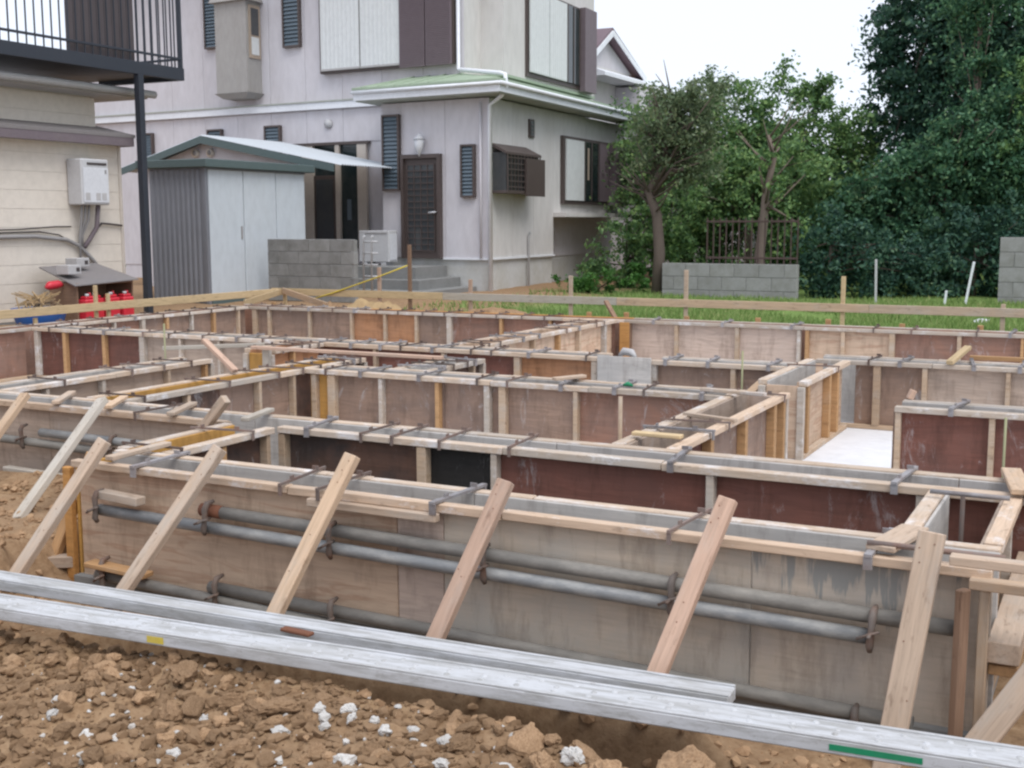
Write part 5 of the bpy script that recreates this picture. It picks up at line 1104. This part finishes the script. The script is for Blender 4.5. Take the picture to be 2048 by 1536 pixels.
tree('leafy_tree', 'pointed light green tree right of the sky gap', 'tree', (-6.0, 24, .2), [(-6.0, 24, .1), (-6.0, 24, 2), (-5.9, 24, 3.4)], [(-5.9, 24, 3.4, .8, .8, .85), (-6.5, 24, 2.5, .9, .8, .9), (-5.4, 24.2, 2.5, .8, .8, 1.0), (-6.35, 24, 3.9, .22, .3, .5), (-5.0, 24.6, 3.0, .6, .6, .7), (-4.6, 24.4, 2.2, .6, .5, .8)], 19000, 'leaf_mid', .095, 4, 'bark', .11, .24, 30, G)
tree('leafy_tree', 'bushy tree with blue green leaves between house and crooked tree', 'tree', (-9.3, 25, .2), [(-9.3, 25, .1), (-9.3, 25, 2), (-9.2, 25, 3)], [(-9.4, 25, 3.0, .8, .8, .9), (-8.8, 25, 2.0, 1.0, .8, 1.2)], 15000, 'leaf_grey', .095, 5, 'bark', .11, .25, 20, G)
tree('leafy_tree', 'lower green tree filling the middle behind the iron grille', 'tree', (-6.2, 21.5, .2), [(-6.2, 21.5, .1), (-6.2, 21.5, 1.5), (-6.1, 21.5, 2.4)], [(-6.6, 21.5, 2.1, .9, .6, .7), (-5.6, 21.6, 2.2, .9, .6, .7), (-6.1, 21.8, 1.2, 1.4, .6, .9)], 20000, 'leaf_mid', .09, 6, 'bark', .09, .24, 26, G)
tree('tall_tree', 'tall dark tree filling the upper right corner', 'tree', (-3.2, 25, .2), [(-3.2, 25, .1), (-3.1, 25, 3), (-3.0, 25, 6), (-3.0, 25, 8)], [(-3.7, 25, 5.2, 1.15, 1.0, 1.2), (-2.4, 25, 5.6, 1.4, 1.2, 1.7), (-3.2, 25, 3.6, 1.5, 1.1, 1.2), (-1.6, 25, 4.2, 1.4, 1.2, 1.6), (-3.0, 25.2, 7.4, 1.6, 1.3, 1.3), (-4.35, 24.6, 4.5, .45, .4, .4), (-4.2, 24.8, 3.2, .6, .5, .6)], 84000, 'leaf_dark', .11, 7, 'bark', .22, .28, 60, G)
tree('tall_tree', 'second dark tree at the right edge under the tall one', 'tree', (-1.4, 24, .2), [(-1.4, 24, .1), (-1.3, 24, 2.5), (-1.3, 24, 5)], [(-1.4, 24, 2.6, 1.4, 1.0, 1.5), (-0.6, 24, 4.4, 1.5, 1.0, 1.6), (-2.6, 24, 1.9, 1.2, .9, 1.3)], 45000, 'leaf_dark', .11, 8, 'bark', .16, .28, 40, G)
tree('vine_covered_tree', 'sloping mass of vines over a tree with a few orange leaves', 'tree', (-3.4, 21.5, .2), [(-3.3, 21.5, .1), (-3.2, 21.5, 1.4), (-2.8, 21.5, 2.4)], [(-4.3, 21.4, 1.35, .7, .5, .8), (-3.6, 21.4, 1.8, .8, .55, .8), (-2.9, 21.5, 2.25, .8, .6, .8), (-2.2, 21.5, 2.7, .7, .6, .8), (-3.3, 21.3, 1.0, 1.2, .5, .8), (-1.6, 21.5, 2.4, .7, .6, 1.2)], 46000, 'leaf_vine', .085, 9, 'bark', .12, .22, 40, G)
tree('dark_shrub', 'dense dark shrub right of the iron grille', 'shrub', (-4.3, 19.6, .2), [(-4.3, 19.6, .1), (-4.3, 19.6, .7), (-4.3, 19.6, 1.2)], [(-4.35, 19.6, .95, .45, .4, .75), (-3.7, 19.8, .8, .5, .4, .6), (-2.9, 20.0, .65, .7, .4, .5)], 11000, 'leaf_dark', .08, 10, 'bark', .05, .16, 16)
tree('dark_shrub', 'dark undergrowth before the pale block wall at right', 'shrub', (-2.2, 20.4, .2), [(-2.2, 20.4, .1), (-2.2, 20.4, .7), (-2.2, 20.4, 1.0)], [(-2.3, 20.4, .9, .8, .4, .8), (-1.2, 20.4, 1.1, .8, .4, .9)], 11000, 'leaf_dark', .09, 11, 'bark', .05, .18, 16)
tree('green_shrub', 'bright green shrub at the corner of the lilac house', 'shrub', (-8.1, 20.3, .2), [(-8.1, 20.3, .1), (-8.1, 20.3, .6), (-8.1, 20.3, 1.0)], [(-8.35, 20.3, .8, .55, .4, .7), (-7.7, 20.4, 1.05, .55, .4, .8), (-7.4, 20.5, 1.5, .5, .4, .7)], 9000, 'leaf_mid', .08, 12, 'bark', .05, .16, 16)
tree('green_shrub', 'small bright plants at the foot of the crooked tree', 'shrub', (-8.0, 18.6, .2), [(-8.0, 18.6, .15), (-8.0, 18.6, .3), (-8.0, 18.6, .4)], [(-8.5, 18.7, .42, .45, .3, .2), (-7.8, 18.5, .45, .5, .3, .25), (-7.2, 18.9, .5, .35, .25, .3)], 3500, 'leaf_bright', .07, 13, 'bark', .02, .10, 8)
tree('feathery_tree', 'slender yellow green tree rising before the tall dark tree', 'tree', (-2.55, 22.5, .2), [(-2.5, 22.5, .1), (-2.5, 22.5, 3), (-2.55, 22.5, 4.9)], [(-2.75, 22.5, 4.95, .5, .4, .55), (-2.2, 22.5, 4.2, .5, .4, .3), (-2.3, 22.5, 5.4, .55, .4, .5), (-2.9, 22.5, 4.0, .25, .25, .2)], 5500, 'leaf_vine', .08, 14, 'bark_pale', .05, .22, 12, G, shell=.3)
tree('young_tree', 'young light green tree reaching in from the right edge', 'tree', (-1.55, 21.2, .2), [(-1.5, 21.2, .1), (-1.5, 21.2, 2.5), (-1.55, 21.2, 3.9)], [(-1.6, 21.2, 3.6, .3, .3, .55), (-1.2, 21.2, 3.2, .5, .3, .8), (-1.8, 21.2, 2.6, .4, .3, .4)], 4200, 'leaf_mid', .09, 15, 'bark', .05, .16, 20, G, shell=.3)
tree('green_shrub', 'strip of green leaves between cream house and shed', 'shrub', (-13.9, 13.2, .2), [(-13.9, 13.2, .1), (-13.9, 13.2, .8), (-13.9, 13.2, 1.2)], [(-13.95, 13.3, .8, .2, .4, .6)], 1800, 'leaf_mid', .06, 16, 'bark', .03, .1, 6)
# far wood closing the view behind the trees
g_ = np.random.default_rng(77); n_ = 26000
xx = g_.uniform(-14, 12, n_); zz = g_.random(n_) ** .8 * (3.2 + .5 * np.sin(xx * 1.3) + .4 * np.sin(xx * 2.9 + 1) + 1.4 * smooth(-6, -3, xx)); yy = 30 + g_.normal(size=n_) * .6 + .5 * np.sin(xx * 2)
tag(put('distant_foliage', leaf_mesh('distant_foliage', np.stack([xx, yy, zz], 1), .3, 78), M['leaf_dark']), kind='stuff')
# grass
n_ = 52000
gx_ = g_.uniform(-9.0, 1.0, n_); gy_ = 12.35 + 6.6 * g_.random(n_) ** 1.4
patch = fbm(gx_, gy_, 1.1, 3); keep = (patch > -1.0) & ((gx_ > -7.2 + 0.5 * np.sin(gy_ * 3)) | (g_.random(n_) < .22)) & ((gy_ > 12.7) | (gx_ > -5.2) | (g_.random(n_) < .2)); gx_, gy_ = gx_[keep], gy_[keep]; n_ = len(gx_)
gz_ = ground_h(gx_, gy_); hgt = g_.uniform(.035, .11, n_); a_ = g_.random(n_) * 6.28; lean = g_.normal(size=(n_, 2)) * .035; wv = np.stack([np.cos(a_), np.sin(a_)], 1) * .011
b0 = np.stack([gx_, gy_, gz_ - .01], 1); c = np.zeros((n_, 3, 3), np.float32); c[:, 0] = b0; c[:, 1] = b0; c[:, 2] = b0; c[:, 0, :2] -= wv; c[:, 1, :2] += wv; c[:, 2, :2] += lean; c[:, 2, 2] += hgt
me = bpy.data.meshes.new('grass'); me.vertices.add(n_ * 3); me.vertices.foreach_set('co', c.ravel()); me.loops.add(n_ * 3); me.loops.foreach_set('vertex_index', np.arange(n_ * 3, dtype=np.int32)); me.polygons.add(n_); me.polygons.foreach_set('loop_start', np.arange(0, n_ * 3, 3, dtype=np.int32)); me.update(calc_edges=True)
tag(put('grass', me, M['grass']), kind='stuff')
# straw and dug soil heaps at the lawn edge
def heap(label, x, y, rx, ry, h, mat, seed):
    gxx, gyy = np.meshgrid(np.linspace(-1, 1, 26), np.linspace(-1, 1, 18)); r = np.sqrt(gxx ** 2 + gyy ** 2)
    z = h * np.clip(1 - r ** 2, -.3, 1) + .25 * h * fbm(gxx * 3 + seed, gyy * 3, 2.3, 4) * np.clip(1 - r, 0, 1)
    o = put('soil_heap', grid_mesh('soil_heap', gxx * rx, gyy * ry, z), M[mat], None, Matrix.Translation((x, y, .27))); return tag(o, label, 'soil heap')
heap('straw brown soil heap behind the back wall at left', -8.35, 12.45, .75, .3, .25, 'straw', 1); heap('flat straw heap behind the back wall, left of the lawn', -6.55, 12.35, .8, .3, .22, 'clod', 4); heap('small pale rubble heap behind the back wall near the corner', -9.0, 12.45, .3, .25, .22, 'clod', 7)
